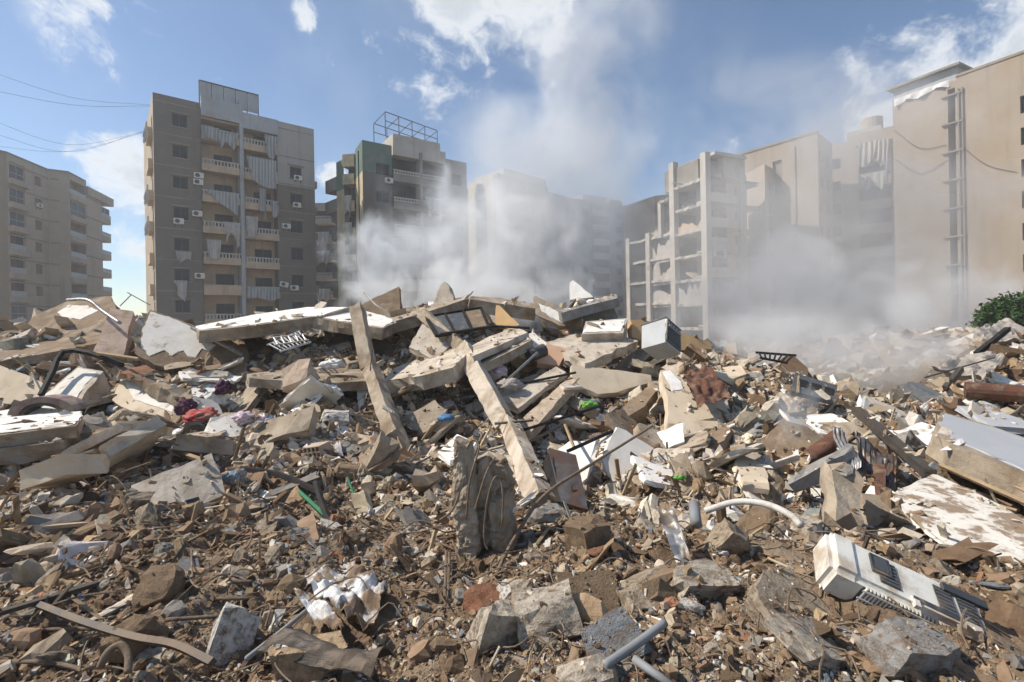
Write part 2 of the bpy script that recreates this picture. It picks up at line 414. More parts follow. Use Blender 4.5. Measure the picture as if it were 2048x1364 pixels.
def terrain_z(x, y):
    x, y = np.asarray(x, float), np.asarray(y, float)
    t, l = np.arctan2(x, y), np.log(np.maximum(np.hypot(x, y), .46))
    a = np.clip((t - TH[0]) / (TH[1] - TH[0]), 0, NT_ - 1.001)
    b = np.clip((l - LR[0]) / (LR[1] - LR[0]), 0, NR_ - 1.001)
    i, j = a.astype(int), b.astype(int)
    a, b = a - i, b - j
    return (gz[i, j] * (1 - a) + gz[i + 1, j] * a) * (1 - b) + (gz[i, j + 1] * (1 - a) + gz[i + 1, j + 1] * a) * b

_D = np.exp(np.linspace(math.log(.7), math.log(40), 900))
def G(px, py):
    """depth at which the ray of a photo pixel meets the rubble"""
    u, v = ray(px, py)
    hit = np.nonzero(EYE + v * _D < terrain_z(u * _D, _D))[0]
    return float(_D[hit[0]]) if len(hit) else 13.0

def np_mesh(name, verts, faces, m, colr=None, smooth=False):
    me = bpy.data.meshes.new(name)
    nf, k = faces.shape
    me.vertices.add(len(verts)); me.loops.add(nf * k); me.polygons.add(nf)
    me.vertices.foreach_set('co', np.ascontiguousarray(verts, np.float32).ravel())
    me.loops.foreach_set('vertex_index', np.ascontiguousarray(faces, np.int32).ravel())
    me.polygons.foreach_set('loop_start', np.arange(0, nf * k, k, dtype=np.int32))
    if colr is not None:
        at = me.attributes.new('col', 'FLOAT_COLOR', 'POINT')
        at.data.foreach_set('color', np.ascontiguousarray(np.c_[colr, np.ones(len(colr))], np.float32).ravel())
    me.update(calc_edges=True)
    me.polygons.foreach_set('use_smooth', np.full(nf, smooth))
    me.materials.append(MATS[m])
    return me

def grid_faces(nu, nv):
    i, j = np.meshgrid(np.arange(nu - 1), np.arange(nv - 1), indexing='ij')
    a = (i * nv + j).ravel()
    return np.stack([a, a + nv, a + nv + 1, a + 1], -1)

o = bpy.data.objects.new('terrain', np_mesh('terrain', np.stack([gx, gy, gz], -1).reshape(-1, 3), grid_faces(NT_, NR_)[:, ::-1], 'soil', smooth=True))
col.objects.link(o)
tag(o, 'brown earth and rubble heap filling the foreground', kind='structure')
gp = MB().quad((-3000, -3000, -2.4), (3000, -3000, -2.4), (3000, 3000, -2.4), (-3000, 3000, -2.4)).build('ground', 'ground')
tag(gp, 'dusty street ground under the buildings', kind='structure')





# ------------------------------------------------------------------ buildings
STREET = -2.4
def corner(px, py, H):
    """plan position of a roof corner H metres above the eye"""
    u, v = ray(px, py)
    d = H / v
    return Vector((u * d, d, 0))

class Facet:
    """one upright wall of a building from plan point a (left) to b (right), seen from outside; local x along, y inward, z world"""
    def __init__(s, root, a, b, ztop):
        s.root, s.a, s.b, s.zt = root, Vector(a), Vector(b), ztop
        s.o = s.a - Vector((root.location.x, root.location.y, 0))
        s.dir = (s.b - s.a); s.L = s.dir.length; s.dir.normalize()
        s.inn = Vector((-s.dir.y, s.dir.x, 0))
        s.ang = math.atan2(s.dir.y, s.dir.x)
    def T(s, v):
        return s.o + s.dir * v[0] + s.inn * v[1] + Vector((0, 0, v[2] - s.root.location.z))
    def at(s, px, py):
        """photo pixel -> (x, z) on this wall"""
        u, v = ray(px, py)
        n = s.inn
        d = (s.a.x * n.x + s.a.y * n.y) / (u * n.x + n.y)
        q = Vector((u * d, d, 0))
        return (q - s.a).dot(s.dir), EYE + v * d
    def wall(s, holes, mat_, x0=0.0, x1=None, z0=STREET, z1=None, depth=0.35, name='wall', y=0.0):
        x1 = s.L if x1 is None else x1
        z1 = s.zt if z1 is None else z1
        hs = [(max(a, x0), min(b, x1), max(c, z0), min(d, z1)) for a, b, c, d in holes if b > x0 and a < x1 and d > z0 and c < z1]
        xs = sorted({round(v, 4) for h in hs for v in h[:2]} | {x0, x1})
        zs = sorted({round(v, 4) for h in hs for v in h[2:]} | {z0, z1})
        mb = MB()
        for i in range(len(xs) - 1):
            for j in range(len(zs) - 1):
                cx, cz = (xs[i] + xs[i + 1]) / 2, (zs[j] + zs[j + 1]) / 2
                if any(h[0] < cx < h[1] and h[2] < cz < h[3] for h in hs):
                    continue
                mb.quad(*[s.T(v) for v in ((xs[i], y, zs[j]), (xs[i + 1], y, zs[j]), (xs[i + 1], y, zs[j + 1]), (xs[i], y, zs[j + 1]))])
        for a, b, c, d in hs:
            e = y + depth
            for q in (((a, y, c), (a, e, c), (a, e, d), (a, y, d)), ((b, y, c), (b, y, d), (b, e, d), (b, e, c)),
                      ((a, y, d), (a, e, d), (b, e, d), (b, y, d)), ((a, y, c), (b, y, c), (b, e, c), (a, e, c))):
                mb.quad(*[s.T(v) for v in q])
        return mb.build(name, mat_, s.root)
    def box(s, name, mat_, x0, x1, y0, y1, z0, z1, parent=None):
        return MB().box(x0, x1, y0, y1, z0, z1, s.T).build(name, mat_, parent or s.root)
    def window(s, x0, x1, z0, z1, y=0.16, style=0):
        w, h = x1 - x0, z1 - z0
        key = (round(w, 1), round(h, 1), style)
        if key not in WIN:
            f = MB(); t = .06
            f.box(0, w, 0, .07, 0, t); f.box(0, w, 0, .07, h - t, h); f.box(0, t, 0, .07, t, h - t); f.box(w - t, w, 0, .07, t, h - t)
            f.box(w / 2 - t / 2, w / 2 + t / 2, 0.002, .066, t, h - t)
            if style == 1:
                f.box(t, w / 2 - t / 2, 0.004, .05, h * .38, h * .38 + t); f.box(w / 2 + t / 2, w - t, 0.004, .05, h * .38, h * .38 + t)
            g = MB().box(t * .5, w - t * .5, .03, .05, t * .5, h - t * .5)
            WIN[key] = (f.mesh('window', 'alu' if style else 'bld_dark'), g.mesh('pane', 'glass'))
        p = s.T((x0, y, z0))
        wo = inst('window', WIN[key][0], s.root, p, (0, 0, s.ang))
        inst('pane', WIN[key][1], wo)
        return wo
    def sill(s, x0, x1, z):
        return s.box('window_sill', 'bld_grey', x0 - .12, x1 + .12, -.12, .10, z - .10, z - .001)
    def balustrade(s, x0, x1, z0, z1, y=-.02, mat_='bld_white'):
        mb = MB()
        mb.box(x0, x1, y - .06, y + .06, z1 - .12, z1, s.T); mb.box(x0, x1, y - .06, y + .06, z0, z0 + .10, s.T)
        n = max(3, int((x1 - x0) / .30))
        for i in range(n):
            cx = x0 + (i + .5) * (x1 - x0) / n
            mb.box(cx - .065, cx + .065, y - .05, y + .05, z0 + .10, z1 - .12, s.T)
        return mb.build('balustrade', mat_, s.root)
    def rail(s, x0, x1, z0, z1, y=-.02, mat_='alu'):
        mb = MB()
        mb.box(x0, x1, y - .03, y + .03, z1 - .07, z1, s.T)
        mb.box(x0, x1, y - .015, y + .015, z0, z1 - .07, s.T)
        return mb.build('railing', mat_, s.root)
    def curtain(s, x0, x1, ztop, drops, y=-.06, mat_='awning', amp=.09):
        """cloth hanging from ztop; drops = list of lengths spread over its width"""
        nx, nz = 26, 12
        vs = []
        for i in range(nx):
            t = i / (nx - 1)
            k = t * (len(drops) - 1); a = int(min(k, len(drops) - 2)); L = drops[a] + (drops[a + 1] - drops[a]) * (k - a)
            for j in range(nz):
                q = j / (nz - 1)
                yy = y - amp * (1 + math.sin(t * 23 + q * 1.5)) * (.3 + .7 * q) - .05 * math.sin(t * 61)
                vs.append(s.T((x0 + (x1 - x0) * t + .15 * q * math.sin(t * 9 + L), yy, ztop - L * q)))
        me = np_mesh('curtain', np.array([tuple(v) for v in vs]), grid_faces(nx, nz), mat_, smooth=True)
        return inst('curtain', me, s.root)
WIN = {}
AC_BODY = MB().box(-.42, .42, -.34, 0, 0, .56)
_f = MB(); _f.tube([(-.12, -.352, .28), (-.12, -.335, .28)], .21, 14)
AC_BODY, AC_FAN = AC_BODY.mesh('casing', 'plastic_white'), _f.mesh('fan_grille', 'plastic_dark')
_g = MB()
for sx in (-.3, .3):
    _g.box(sx - .02, sx + .02, -.36, .0, -.05, -.001); _g.box(sx - .02, sx + .02, -.04, 0, -.3, -.05)
AC_BRK = _g.mesh('bracket', 'dark_steel')
def outdoor_ac(fc, px, py, label, tilt=0.0):
    x, z = fc.at(px, py)
    r = empty('air_conditioner', fc.T((x, -.01, z - .28)) + fc.root.location, label, 'air conditioner', 'outdoor air conditioners on the buildings')
    r.rotation_euler = (0, tilt, fc.ang)
    inst('casing', AC_BODY, r); inst('fan_grille', AC_FAN, r); inst('bracket', AC_BRK, r)

def bld(name, a, label):
    return empty(name, (a.x, a.y, STREET), label, 'building')
def cap(root, pts, z, mat_, name='roof', t=.25):
    """flat roof slab over plan points (world)"""
    mb = MB(); n = len(pts)
    o = root.location
    mb.add([(p.x - o.x, p.y - o.y, z - o.z) for p in pts] + [(p.x - o.x, p.y - o.y, z - t - o.z) for p in pts],
           [tuple(range(n)), tuple(reversed(range(n, 2 * n)))] + [(i, n + i, n + (i + 1) % n, (i + 1) % n) for i in range(n)])
    return mb.build(name, mat_, root)
def core(root, pts, z0, z1, mat_='room_shade', name='shade_core'):  # closed box added behind the facades; blocks light, dark colour imitates interior shade
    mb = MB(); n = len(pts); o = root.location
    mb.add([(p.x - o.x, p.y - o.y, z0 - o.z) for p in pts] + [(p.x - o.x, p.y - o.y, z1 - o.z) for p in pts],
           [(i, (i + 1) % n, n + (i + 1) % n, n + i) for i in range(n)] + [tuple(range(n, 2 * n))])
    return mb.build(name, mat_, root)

# ---- brown apartment block with striped curtains
H = 47 * ray(305, 184)[1]
A = corner(305, 184, H); Bq = corner(403, 206.7, H)
dr = (Bq - A).normalized()
root = bld('apartment_block', A, 'tall brown apartment block with cream balconies and torn striped curtains')
fx = Facet(root, A, A + dr * 40, EYE + H)
xR = fx.at(630, 400)[0]; xC0 = fx.at(404, 400)[0]; xC1 = fx.at(556, 400)[0]; xP = fx.at(483, 400)[0]
f2 = Facet(root, A, A + dr * xR, EYE + H)
zt = EYE + H
zr = f2.at(600, 252)[1]                         # lower roof on the right-hand section
rows = [242, 304, 364, 428, 489, 551, 613]
wl = [f2.at(360, y)[1] for y in rows]
pitch = (wl[0] - wl[-1]) / 6
xl0, xl1 = f2.at(345, 300)[0], f2.at(375, 300)[0]
xr0, xr1 = f2.at(581, 400)[0], f2.at(604, 400)[0]
hl, hr = [], []
for i in range(9):
    z = wl[0] - pitch * i
    hl.append((xl0, xl1, z - .62, z + .62))
    if i > 0:
        hr.append((xr0, xr1, z - .80, z + .55))
hr.insert(0, (xr0, xr1, wl[0] - pitch * .12 - .7, wl[0] - pitch * .12 + .5)) if False else None
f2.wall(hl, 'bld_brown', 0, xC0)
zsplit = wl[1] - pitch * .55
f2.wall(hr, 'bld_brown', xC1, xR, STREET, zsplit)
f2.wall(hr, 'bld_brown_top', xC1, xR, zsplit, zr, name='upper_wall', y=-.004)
for a, b, c, d in hl + hr:
    f2.window(a, b, c, d, .2); f2.sill(a, b, c)
    f2.box('lintel', 'bld_grey', a - .25, b + .25, -.16, .05, d + .08, d + .20)
for i in range(10):                              # floor bands
    z = wl[0] - pitch * (i - .5)
    if z < zt - .4:
        f2.box('floor_band', 'bld_grey', 0.02, xC0 - .02, -.03, .02, z - .05, z + .05)
    if z < zr - .4:
        f2.box('floor_band', 'bld_grey', xC1 + .02, xR - .02, -.03, .02, z - .05, z + .05)
# balcony bays
BD = 1.5
zb = [f2.at(440, y)[1] for y in (280, 345, 405, 467, 528, 589)]
pb = (zb[1] - zb[-1]) / 4
lv = [zb[1] + pb * (1 - i) for i in range(10)]    # balcony floor undersides from the top down
ztopc = f2.at(480, 215)[1]
for bi, (x0, x1) in enumerate(((xC0, xP - .18), (xP + .22, xC1))):
    holes = []
    for i, z in enumerate(lv):
        zz = z - (0.25 if bi else 0)
        wx0 = x0 + (x1 - x0) * .38; wx1 = wx0 + 1.75
        holes.append((wx0, wx1, zz + .3, zz + 2.3))
    f2.wall(holes, 'bld_cream', x0, x1, STREET, zt - .3, .2, 'balcony_wall', BD)
    for h in holes:
        f2.window(*h, BD + .1)
    for i, z in enumerate(lv):
        zz = z - (0.25 if bi else 0)
        f2.box('balcony_floor', 'bld_cream', x0 + .01, x1 - .01, -.25, BD, zz, zz + .22)
        solid = .55 if not (bi == 0 and i in (5,)) else 1.0
        f2.box('balcony_front', 'bld_cream', x0 + .012, x1 - .012, -.35, -.2, zz - .08, zz + solid)
        if solid < 1:
            f2.balustrade(x0 + .02, x1 - .02, zz + solid, zz + solid + .62, -.275)
    f2.wall([], 'bld_brown', x0 - .001, x0, STREET, zt - .3, .2, 'bay_side') if False else None
# side cheeks and the pipe shaft between the bays
for xx in (xC0, xC1):
    f2.box('bay_side', 'bld_brown', xx - .06, xx + .0, .0, BD, STREET, zt - 2.6)
f2.box('drain_shaft', 'bld_bluegrey', xP - .16, xP + .2, -.42, BD, STREET, f2.at(483, 204)[1])
# top parapet over the bays and sign panels on the roof
zc0 = f2.at(440, 224)[1]
f2.box('parapet', 'bld_cream', xC0 + .004, xP - .17, -.36, -.16, lv[0] + 2.3, zc0 - .9)
f2.box('parapet', 'bld_bluegrey', xC0 + .004, xP - .17, -.42, -.1, zc0 - .9, zc0 + 1.1)
f2.box('parapet', 'bld_bluegrey', xP + .21, xC1, -.42, -.1, lv[0] + 1.9, zc0 + .4)
f2.box('roof_house', 'bld_brown_top', xC0 + .1, xC1 - .1, .3, 6, zt - 1.0, zc0 + .2)
zs0, zs1 = f2.at(405, 178)[1], f2.at(403, 156)[1]
x_s1 = f2.at(519, 185)[0]
for i in range(5):
    w_ = (x_s1 - xC0) / 5
    f2.box('sign_panel', 'bld_bluegrey', xC0 + w_ * i + .05, xC0 + w_ * (i + 1) - .05, .5, .6, zs0 - 1.0, zs1 - .12)
f2.box('sign_frame', 'dark_steel', xC0, x_s1, .45, .65, zs1 - .12, zs1)
for i in range(6):
    f2.box('sign_post', 'dark_steel', xC0 + (x_s1 - xC0) * i / 5 - .04, xC0 + (x_s1 - xC0) * i / 5 + .04, .62, .74, zs0 - 2, zs1)
# body, roofs and the lit end wall
back = f2.inn * 16
cA, cB = A + dr * .02, A + dr * (xR - .02)
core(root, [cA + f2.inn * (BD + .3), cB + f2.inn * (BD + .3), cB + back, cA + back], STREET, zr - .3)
endf = Facet(root, A + f2.inn * 16, A, zt)
eh = []
for i in range(9):
    z = wl[0] - pitch * i - .2
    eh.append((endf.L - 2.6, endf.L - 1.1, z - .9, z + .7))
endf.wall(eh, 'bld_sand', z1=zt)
for h in eh:
    endf.window(*h, .2, 1)
for i in range(8):
    z = wl[0] - pitch * (i + .25)
    endf.box('balcony_front', 'bld_cream', endf.L - 4.0, endf.L - .9, -.4, 0, z - 1.1, z - .1)
    if i in (0, 2, 3, 6):
        endf.curtain(endf.L - 2.8, endf.L - 1.0, z + .4, [1.0, 1.8, .9, 2.0], -.45, 'curtain', .14)
oth = Facet(root, A + dr * xR, A + dr * xR + f2.inn * 16, zr)
oth.wall([], 'bld_brown')
for i in range(8):
    z = wl[1] - pitch * (i + .2)
    oth.box('balcony_front', 'bld_sand', 1.0, 4.5, -.6, 0, z - .6, z + .2)
cap(root, [cA + f2.inn * .01, A + dr * xC0 + f2.inn * .01, A + dr * xC0 + back, cA + back], zt - .05, 'bld_grey')
cap(root, [A + dr * xC1 + f2.inn * .01, cB + f2.inn * .01, cB + back, A + dr * xC1 + back], zr - .05, 'bld_grey')
cap(root, [A + dr * xC0, A + dr * xC1, A + dr * xC1 + f2.inn * 6, A + dr * xC0 + f2.inn * 6], lv[0] + 2.35, 'bld_cream', 'bay_roof')
# torn awnings and curtains
zz = lambda i, k=2.45: lv[i] + k
for (i, x0, x1, k, drops) in ((0, xC0 + .0, xC0 + 1.6, 1.25, [1.5, 1.2, 1.6]), (0, xC0 + 1.3, xP - .4, .9, [.8, 1.9, .9, 1.7, 1.0]),
        (1, xP + .5, xC1 - .2, 2.4, [1.2, 2.6, 3.1, 3.2, 3.1]), (2, xC0 + .3, xC0 + 3.3, 1.15, [.3, 1.0, 1.9, 2.4]),
        (2, xP + 1.6, xC1 - 1.3, 2.3, [2.4, 2.5, 3.3]), (3, xP + .3, xP + 1.5, 2.3, [2.3, 2.2, 2.5]), (3, xC0 + 1.8, xP - .2, 1.2, [1.2, 2.2, 1.0, 2.9, 2.4]),
        (4, xC0 + .3, xC0 + 1.6, 2.4, [2.0, 2.0, 1.9]), (5, xP + .3, xC1 - .1, 1.1, [1.3, 1.1, 1.5, 1.2]), (0, xC1 - 1.4, xC1 - .1, 1.9, [1.6, 2.7, 1.9]),
        (2, xC1 - .9, xC1 - .1, 1.1, [1.0, 1.9, 1.0])):
    c = f2.curtain(x0, x1, zz(i, k) - (.25 if x0 > xP else 0), drops, -.46, 'awning' if i in (0, 1, 2, 5) else 'curtain')
f2.curtain(xl0 - .1, xl1 - .2, wl[5] - .5, [.3, 1.3, 2.2, .9], -.1, 'curtain')
f2.curtain(xl0 + .1, xl1 + .2, wl[4] - .7, [.8, 1.3, .7, 1.1], -.1, 'bld_brown_top')
bb_l = 'white air conditioner on the brown block, '
for px, py, lb in ((397, 352, 'upper of the pair beside the third window down'), (396, 365, 'lower of the pair beside the third window down'),
                   (394, 428, 'beside the fourth window down'), (357, 443, 'under the fourth window down'), (399, 552, 'beside the sixth window down'),
                   (595, 357, 'under the awninged window of its far section'), (593, 411, 'under the fourth window of its far section'),
                   (572, 453, 'beside a window of its far section'), (588, 576, 'under the lowest awninged window of its far section'),
                   (566, 569, 'hung askew beside the low striped curtain')):
    outdoor_ac(f2, px, py, bb_l + lb, .25 if 'askew' in lb else 0)

# ---- pale block at the left edge
H1 = 62 * ray(14, 303)[1]
tops = [(-160, 262), (14, 303), (95, 337), (136.5, 342), (172, 361)]
Q = [corner(x, y, H1) for x, y in tops]
root = bld('apartment_block', Q[1], 'pale sand-coloured apartment block with glazed balconies and a stepped plan')
z1t = EYE + H1
st = 3.05
def fbands(fc, mat_, n=9, off=.9, x0=0.0, x1=None, ztop=None):
    for i in range(n):
        z = (ztop or fc.zt) - off - st * i
        fc.box('floor_band', mat_, x0 + .02, (fc.L if x1 is None else x1) - .02, -.07, .02, z - .11, z + .11)
fa = Facet(root, Q[0], Q[1], z1t); hs = []
for i in range(9):
    z = z1t - 2.6 - st * i
    hs.append((fa.L - 2.6, fa.L - .9, z - .9, z + .7))
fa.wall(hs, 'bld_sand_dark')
for h in hs:
    fa.window(*h, .2, 1)
fb = Facet(root, Q[1], Q[2], z1t)
bx0, bx1 = fb.at(19, 400)[0], fb.at(50, 400)[0]
sx0, sx1 = fb.at(69, 360)[0], fb.at(83, 360)[0]
z0w = fb.at(76, 362)[1]
hs = []; glazed = (0, 1, 2, 6)
for i in range(9):
    z = z0w - st * i
    hs.append((bx0, bx1, z - 1.0, z + 1.2)); hs.append((sx0, sx1, z - .7, z + .6))
fb.wall(hs, 'bld_sand', depth=.3)
for i in range(9):
    z = z0w - st * i
    if i in glazed:
        fb.window(bx0, bx1, z - 1.0, z + 1.2, .1, 1)
    else:
        fb.box('balcony_recess', 'room_red', bx0 - .02, bx1 + .02, 1.1, 1.2, z - 1.02, z + 1.22)
        fb.rail(bx0, bx1, z - .98, z - .25)
    if i < 6:
        fb.box('shutter', 'room_red', sx0 + .05, sx1 - .05, .12, .17, z - .65, z + .55)
    else:
        fb.window(sx0, sx1, z - .7, z + .6, .15)
    fb.box('balcony_front', 'bld_sand', bx0 - .3, bx1 + .3, -.55, -.002, z - 1.75, z - 1.02)
fbands(fb, 'bld_sand_dark', off=1.4)
fc_ = Facet(root, Q[2], Q[3], z1t); fc_.wall([], 'bld_sand'); fbands(fc_, 'bld_sand_dark', off=1.4, x0=.2, x1=fc_.L * .55)
fd = Facet(root, Q[3], Q[4], z1t)
hx0, hx1 = fd.at(140, 400)[0], fd.at(170.5, 400)[0]
z0w = fd.at(155, 381)[1]; hs = [(hx0, hx1, z0w - st * i - 1.0, z0w - st * i + 1.15) for i in range(9)]
fd.wall(hs, 'bld_sand', depth=1.2)
for i, h in enumerate(hs):
    if i == 1:
        fd.window(*h, .1, 1)
    else:
        fd.box('balcony_recess', 'room_red' if i > 2 else 'bld_sand_dark', h[0] - .02, h[1] + .02, 1.2, 1.3, h[2] - .02, h[3] + .02)
        fd.rail(h[0], h[1], h[2] + .02, h[2] + .8)
    fd.box('balcony_front', 'bld_sand', h[0] - .1, h[1] + .1, -.35, -.003, h[2] - .75, h[2] - .01)
d4 = (Q[4] - Q[3]).normalized()
u4, v4 = ray(203, 420)
xs_ = None
fe0 = Facet(root, Q[4], Q[4] + d4 * 40, z1t - .9)
xe = fe0.at(204, 450)[0]
fe = Facet(root, Q[4], Q[4] + d4 * xe, z1t - .9)
fe.wall([], 'bld_sand'); fbands(fe, 'bld_sand_dark', off=1.6)
fe.box('roof_overhang', 'bld_sand', -.1, fe0.at(224, 450)[0], -.3, 4, z1t - 2.2, z1t - .89)
xe2 = fe0.at(226, 450)[0]
for i in range(8):
    z = z1t - 5.3 - st * i
    fe.box('end_balcony', 'bld_sand', xe + .01, xe2, 0.3, 3, z, z + .95)
    fe.box('railing', 'alu', xe + .05, xe2 - .1, .25, .28, z + .96, z + 1.5)
    if i == 0:
        fe.window(xe + .1, xe2 - .2, z + .95, z + 2.6, .4, 1)
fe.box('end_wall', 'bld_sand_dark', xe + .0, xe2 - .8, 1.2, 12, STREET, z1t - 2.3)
bk = Vector((-14, 8, 0))
core(root, [Q[1] + fb.inn * 1.5 + fb.dir * .3, Q[2] + fb.inn * 1.5, Q[3] + fd.inn * 1.6, Q[4] + fd.inn * 1.6, Q[4] + bk, Q[1] + bk], STREET, z1t - .4)
cap(root, [Q[0], Q[1], Q[2], Q[3], Q[4], Q[4] + bk, Q[0] + bk], z1t - .06, 'bld_grey')
outdoor_ac(fb, 76, 411, 'small air conditioner under a shuttered window of the pale stepped block')

# ---- generic tower with balcony bays, used for the smoky blocks
def bays(fc, xa, xb, ztop, n, st, wallm, backm='room_shade', front=.95, y=-.3, solid=.6, curtains=()):
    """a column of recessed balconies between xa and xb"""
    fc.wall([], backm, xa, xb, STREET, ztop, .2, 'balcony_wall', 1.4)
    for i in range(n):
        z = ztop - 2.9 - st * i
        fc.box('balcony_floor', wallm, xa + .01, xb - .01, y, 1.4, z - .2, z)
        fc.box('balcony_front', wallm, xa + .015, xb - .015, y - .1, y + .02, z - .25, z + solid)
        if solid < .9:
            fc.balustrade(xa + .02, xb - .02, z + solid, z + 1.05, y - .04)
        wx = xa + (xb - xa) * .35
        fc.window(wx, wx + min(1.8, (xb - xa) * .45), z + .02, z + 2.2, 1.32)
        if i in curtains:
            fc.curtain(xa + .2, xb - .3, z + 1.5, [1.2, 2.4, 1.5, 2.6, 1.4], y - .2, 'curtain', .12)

# ---- green-topped block
H3 = 52 * ray(724, 279.6)[1]
G0, G1 = corner(724, 279.6, H3), corner(785, 291.6, H3)
root = bld('apartment_block', G0, 'dark apartment block with a green upper wall and balconies in white smoke')
z3 = EYE + H3; d3 = (G1 - G0).normalized()
f30 = Facet(root, G0, G0 + d3 * 60, z3)
x31, x32, x33 = f30.at(785, 400)[0], f30.at(889, 400)[0], f30.at(934, 400)[0]
f3 = Facet(root, G0, G0 + d3 * x33, z3)
gz_ = f3.at(750, 345)[1]
hs = [(x31 * .45, x31 * .45 + 1.5, z3 - 3.4 - 3.05 * i, z3 - 2.2 - 3.05 * i) for i in range(8)]
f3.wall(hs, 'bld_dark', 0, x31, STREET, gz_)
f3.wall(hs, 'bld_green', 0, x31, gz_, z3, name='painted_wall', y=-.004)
zr3 = f30.at(910, 321)[1]
hs2 = [(x32 + 1.0, x32 + 2.4, zr3 - 3.0 - 3.05 * i, zr3 - 1.7 - 3.05 * i) for i in range(8)]
f3.wall(hs2, 'bld_grey', x32, x33, STREET, zr3)
for h in hs + hs2:
    f3.window(*h, .2)
xm = (x31 + x32) / 2
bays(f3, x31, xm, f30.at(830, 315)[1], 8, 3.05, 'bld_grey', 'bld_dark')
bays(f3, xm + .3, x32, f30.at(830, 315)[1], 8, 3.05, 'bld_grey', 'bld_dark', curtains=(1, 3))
f3.box('drain_shaft', 'bld_grey', xm, xm + .3, -.4, 1.4, STREET, zr3)
f3.box('roof_house', 'bld_white', x31 + .1, f30.at(879, 300)[0], -.2, 7, f30.at(830, 318)[1], f30.at(785, 268)[1])
f3.box('roof_house', 'bld_white', f30.at(879, 300)[0], x32 + .2, -.1, 6, f30.at(830, 318)[1], f30.at(889, 305)[1])
# pergola frame of thin steel on the roof
zp = f30.at(785, 268)[1]
pg = MB(); xa_, xb_ = f30.at(772, 260)[0], f30.at(876, 270)[0]
for yy in (.2, 4.0):
    for zz_ in (zp + .9, zp + 1.9):
        pg.bar(f3.T((xa_, yy, zz_ + .5)), f3.T((xb_, yy, zz_ - .3)), .07, .07)
    for k in range(5):
        xx = xa_ + (xb_ - xa_) * k / 4
        pg.bar(f3.T((xx, yy, zp - .2)), f3.T((xx, yy, zp + 2.3 - .8 * k / 4)), .07, .07)
for k in range(5):
    xx = xa_ + (xb_ - xa_) * k / 4
    pg.bar(f3.T((xx, .2, zp + 2.35 - .8 * k / 4)), f3.T((xx, 4.0, zp + 2.35 - .8 * k / 4)), .06, .06)
pg.build('roof_frame', 'dark_steel', root)
L0, L1, L2 = corner(710, 300, H3), corner(687, 302, H3), corner(672, 310, H3)
fl = Facet(root, L0, G0, z3)
fl.wall([], 'bld_yellow', z1=gz_); fl.wall([], 'bld_green', z0=gz_, name='painted_wall', y=-.004)
fm = Facet(root, L1, L0, z3 - .8)
bays(fm, 0, fm.L, z3 - .8, 8, 3.05, 'bld_yellow', 'bld_dark', solid=.95, y=-.25, curtains=(1, 2))
fm.box('parapet', 'bld_yellow', 0, fm.L, -.3, .2, z3 - 1.9, z3 - .5)
fn = Facet(root, L2, L1, z3 - .9)
fn.wall([], 'bld_yellow', z1=gz_ - 1); fn.wall([], 'bld_green', z0=gz_ - 1, name='painted_wall', y=-.004)
for zc in (362, 405):
    x_, z_ = fn.at(655, zc + 12)
    fn.box('end_balcony', 'bld_grey', x_ - 1.0, 0, .2, 2.5, z_ - .6, z_ + .9)
bk3 = f3.inn * 14
core(root, [G0 + f3.inn * 1.6, G0 + d3 * x33 + f3.inn * .4 - d3 * .1, G0 + d3 * x33 + bk3, L2 + Vector((6, 14, 0)), L2 + Vector((1.2, 1.0, 0)), L1 + Vector((0, 1.6, 0)), L0 + Vector((0, 1.6, 0))], STREET, zr3 - .4)
rt = Facet(root, G0 + d3 * x33, G0 + d3 * x33 + bk3, zr3); rt.wall([], 'bld_grey')
cap(root, [G0, G0 + d3 * x31, G0 + d3 * x31 + bk3, L2 + Vector((6, 14, 0)), L2, L1, L0], z3 - .9, 'bld_grey')
outdoor_ac(f3, 777, 362, 'air conditioner on the dark wall of the green-topped block')

# ---- sliver block between the brown and the green-topped blocks
Hs = 80 * ray(632, 408)[1]
S0, S1 = corner(600, 408, Hs), corner(664, 406, Hs)
root = bld('apartment_block', S0, 'narrow cream block with wrecked balconies seen between two dark blocks')
fs = Facet(root, S0, S1, EYE + Hs)
bays(fs, fs.L * .45, fs.L, EYE + Hs - .3, 6, 3.1, 'bld_cream', 'room_shade', solid=.5, curtains=(1, 2, 4))
fs.wall([], 'bld_cream', 0, fs.L * .45)
fs.box('parapet', 'bld_cream', fs.L * .45, fs.L, -.3, .3, EYE + Hs - 1.2, EYE + Hs)
core(root, [S0 + fs.inn * 1.6, S1 + fs.inn * 1.6, S1 + fs.inn * 10, S0 + fs.inn * 10], STREET, EYE + Hs - .2)

# ---- grey tower fading in the smoke
H4 = 76 * ray(993.5, 345.6)[1]; z4 = EYE + H4
K = [corner(936, 369, H4), corner(950, 361, H4), corner(971, 360, H4), corner(993.5, 345.6, H4), corner(1096, 373, H4)]
root = bld('apartment_block', K[3], 'grey apartment tower half lost in white smoke at the street end')
f41, f42, f43, f44 = [Facet(root, K[i], K[i + 1], z4) for i in range(4)]
f41.wall([], 'bld_yellow'); f43.wall([], 'bld_yellow')
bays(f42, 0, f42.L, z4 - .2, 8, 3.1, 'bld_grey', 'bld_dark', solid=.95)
hs = [(f44.L * t, f44.L * t + 1.6, z4 - 3.2 - 3.1 * i, z4 - 1.8 - 3.1 * i) for i in range(8) for t in (.12, .35, .6, .82)]
f44.wall(hs, 'bld_grey')
for h in hs:
    f44.window(*h, .2)
fbands(f44, 'bld_dark', 8, 3.9)
f44.box('roof_house', 'bld_white', f44.at(1012, 350)[0], f44.at(1096, 350)[0], .5, 8, z4 - 3, f44.at(1012, 335)[1])
x45 = f44.at(1137, 380)[0]
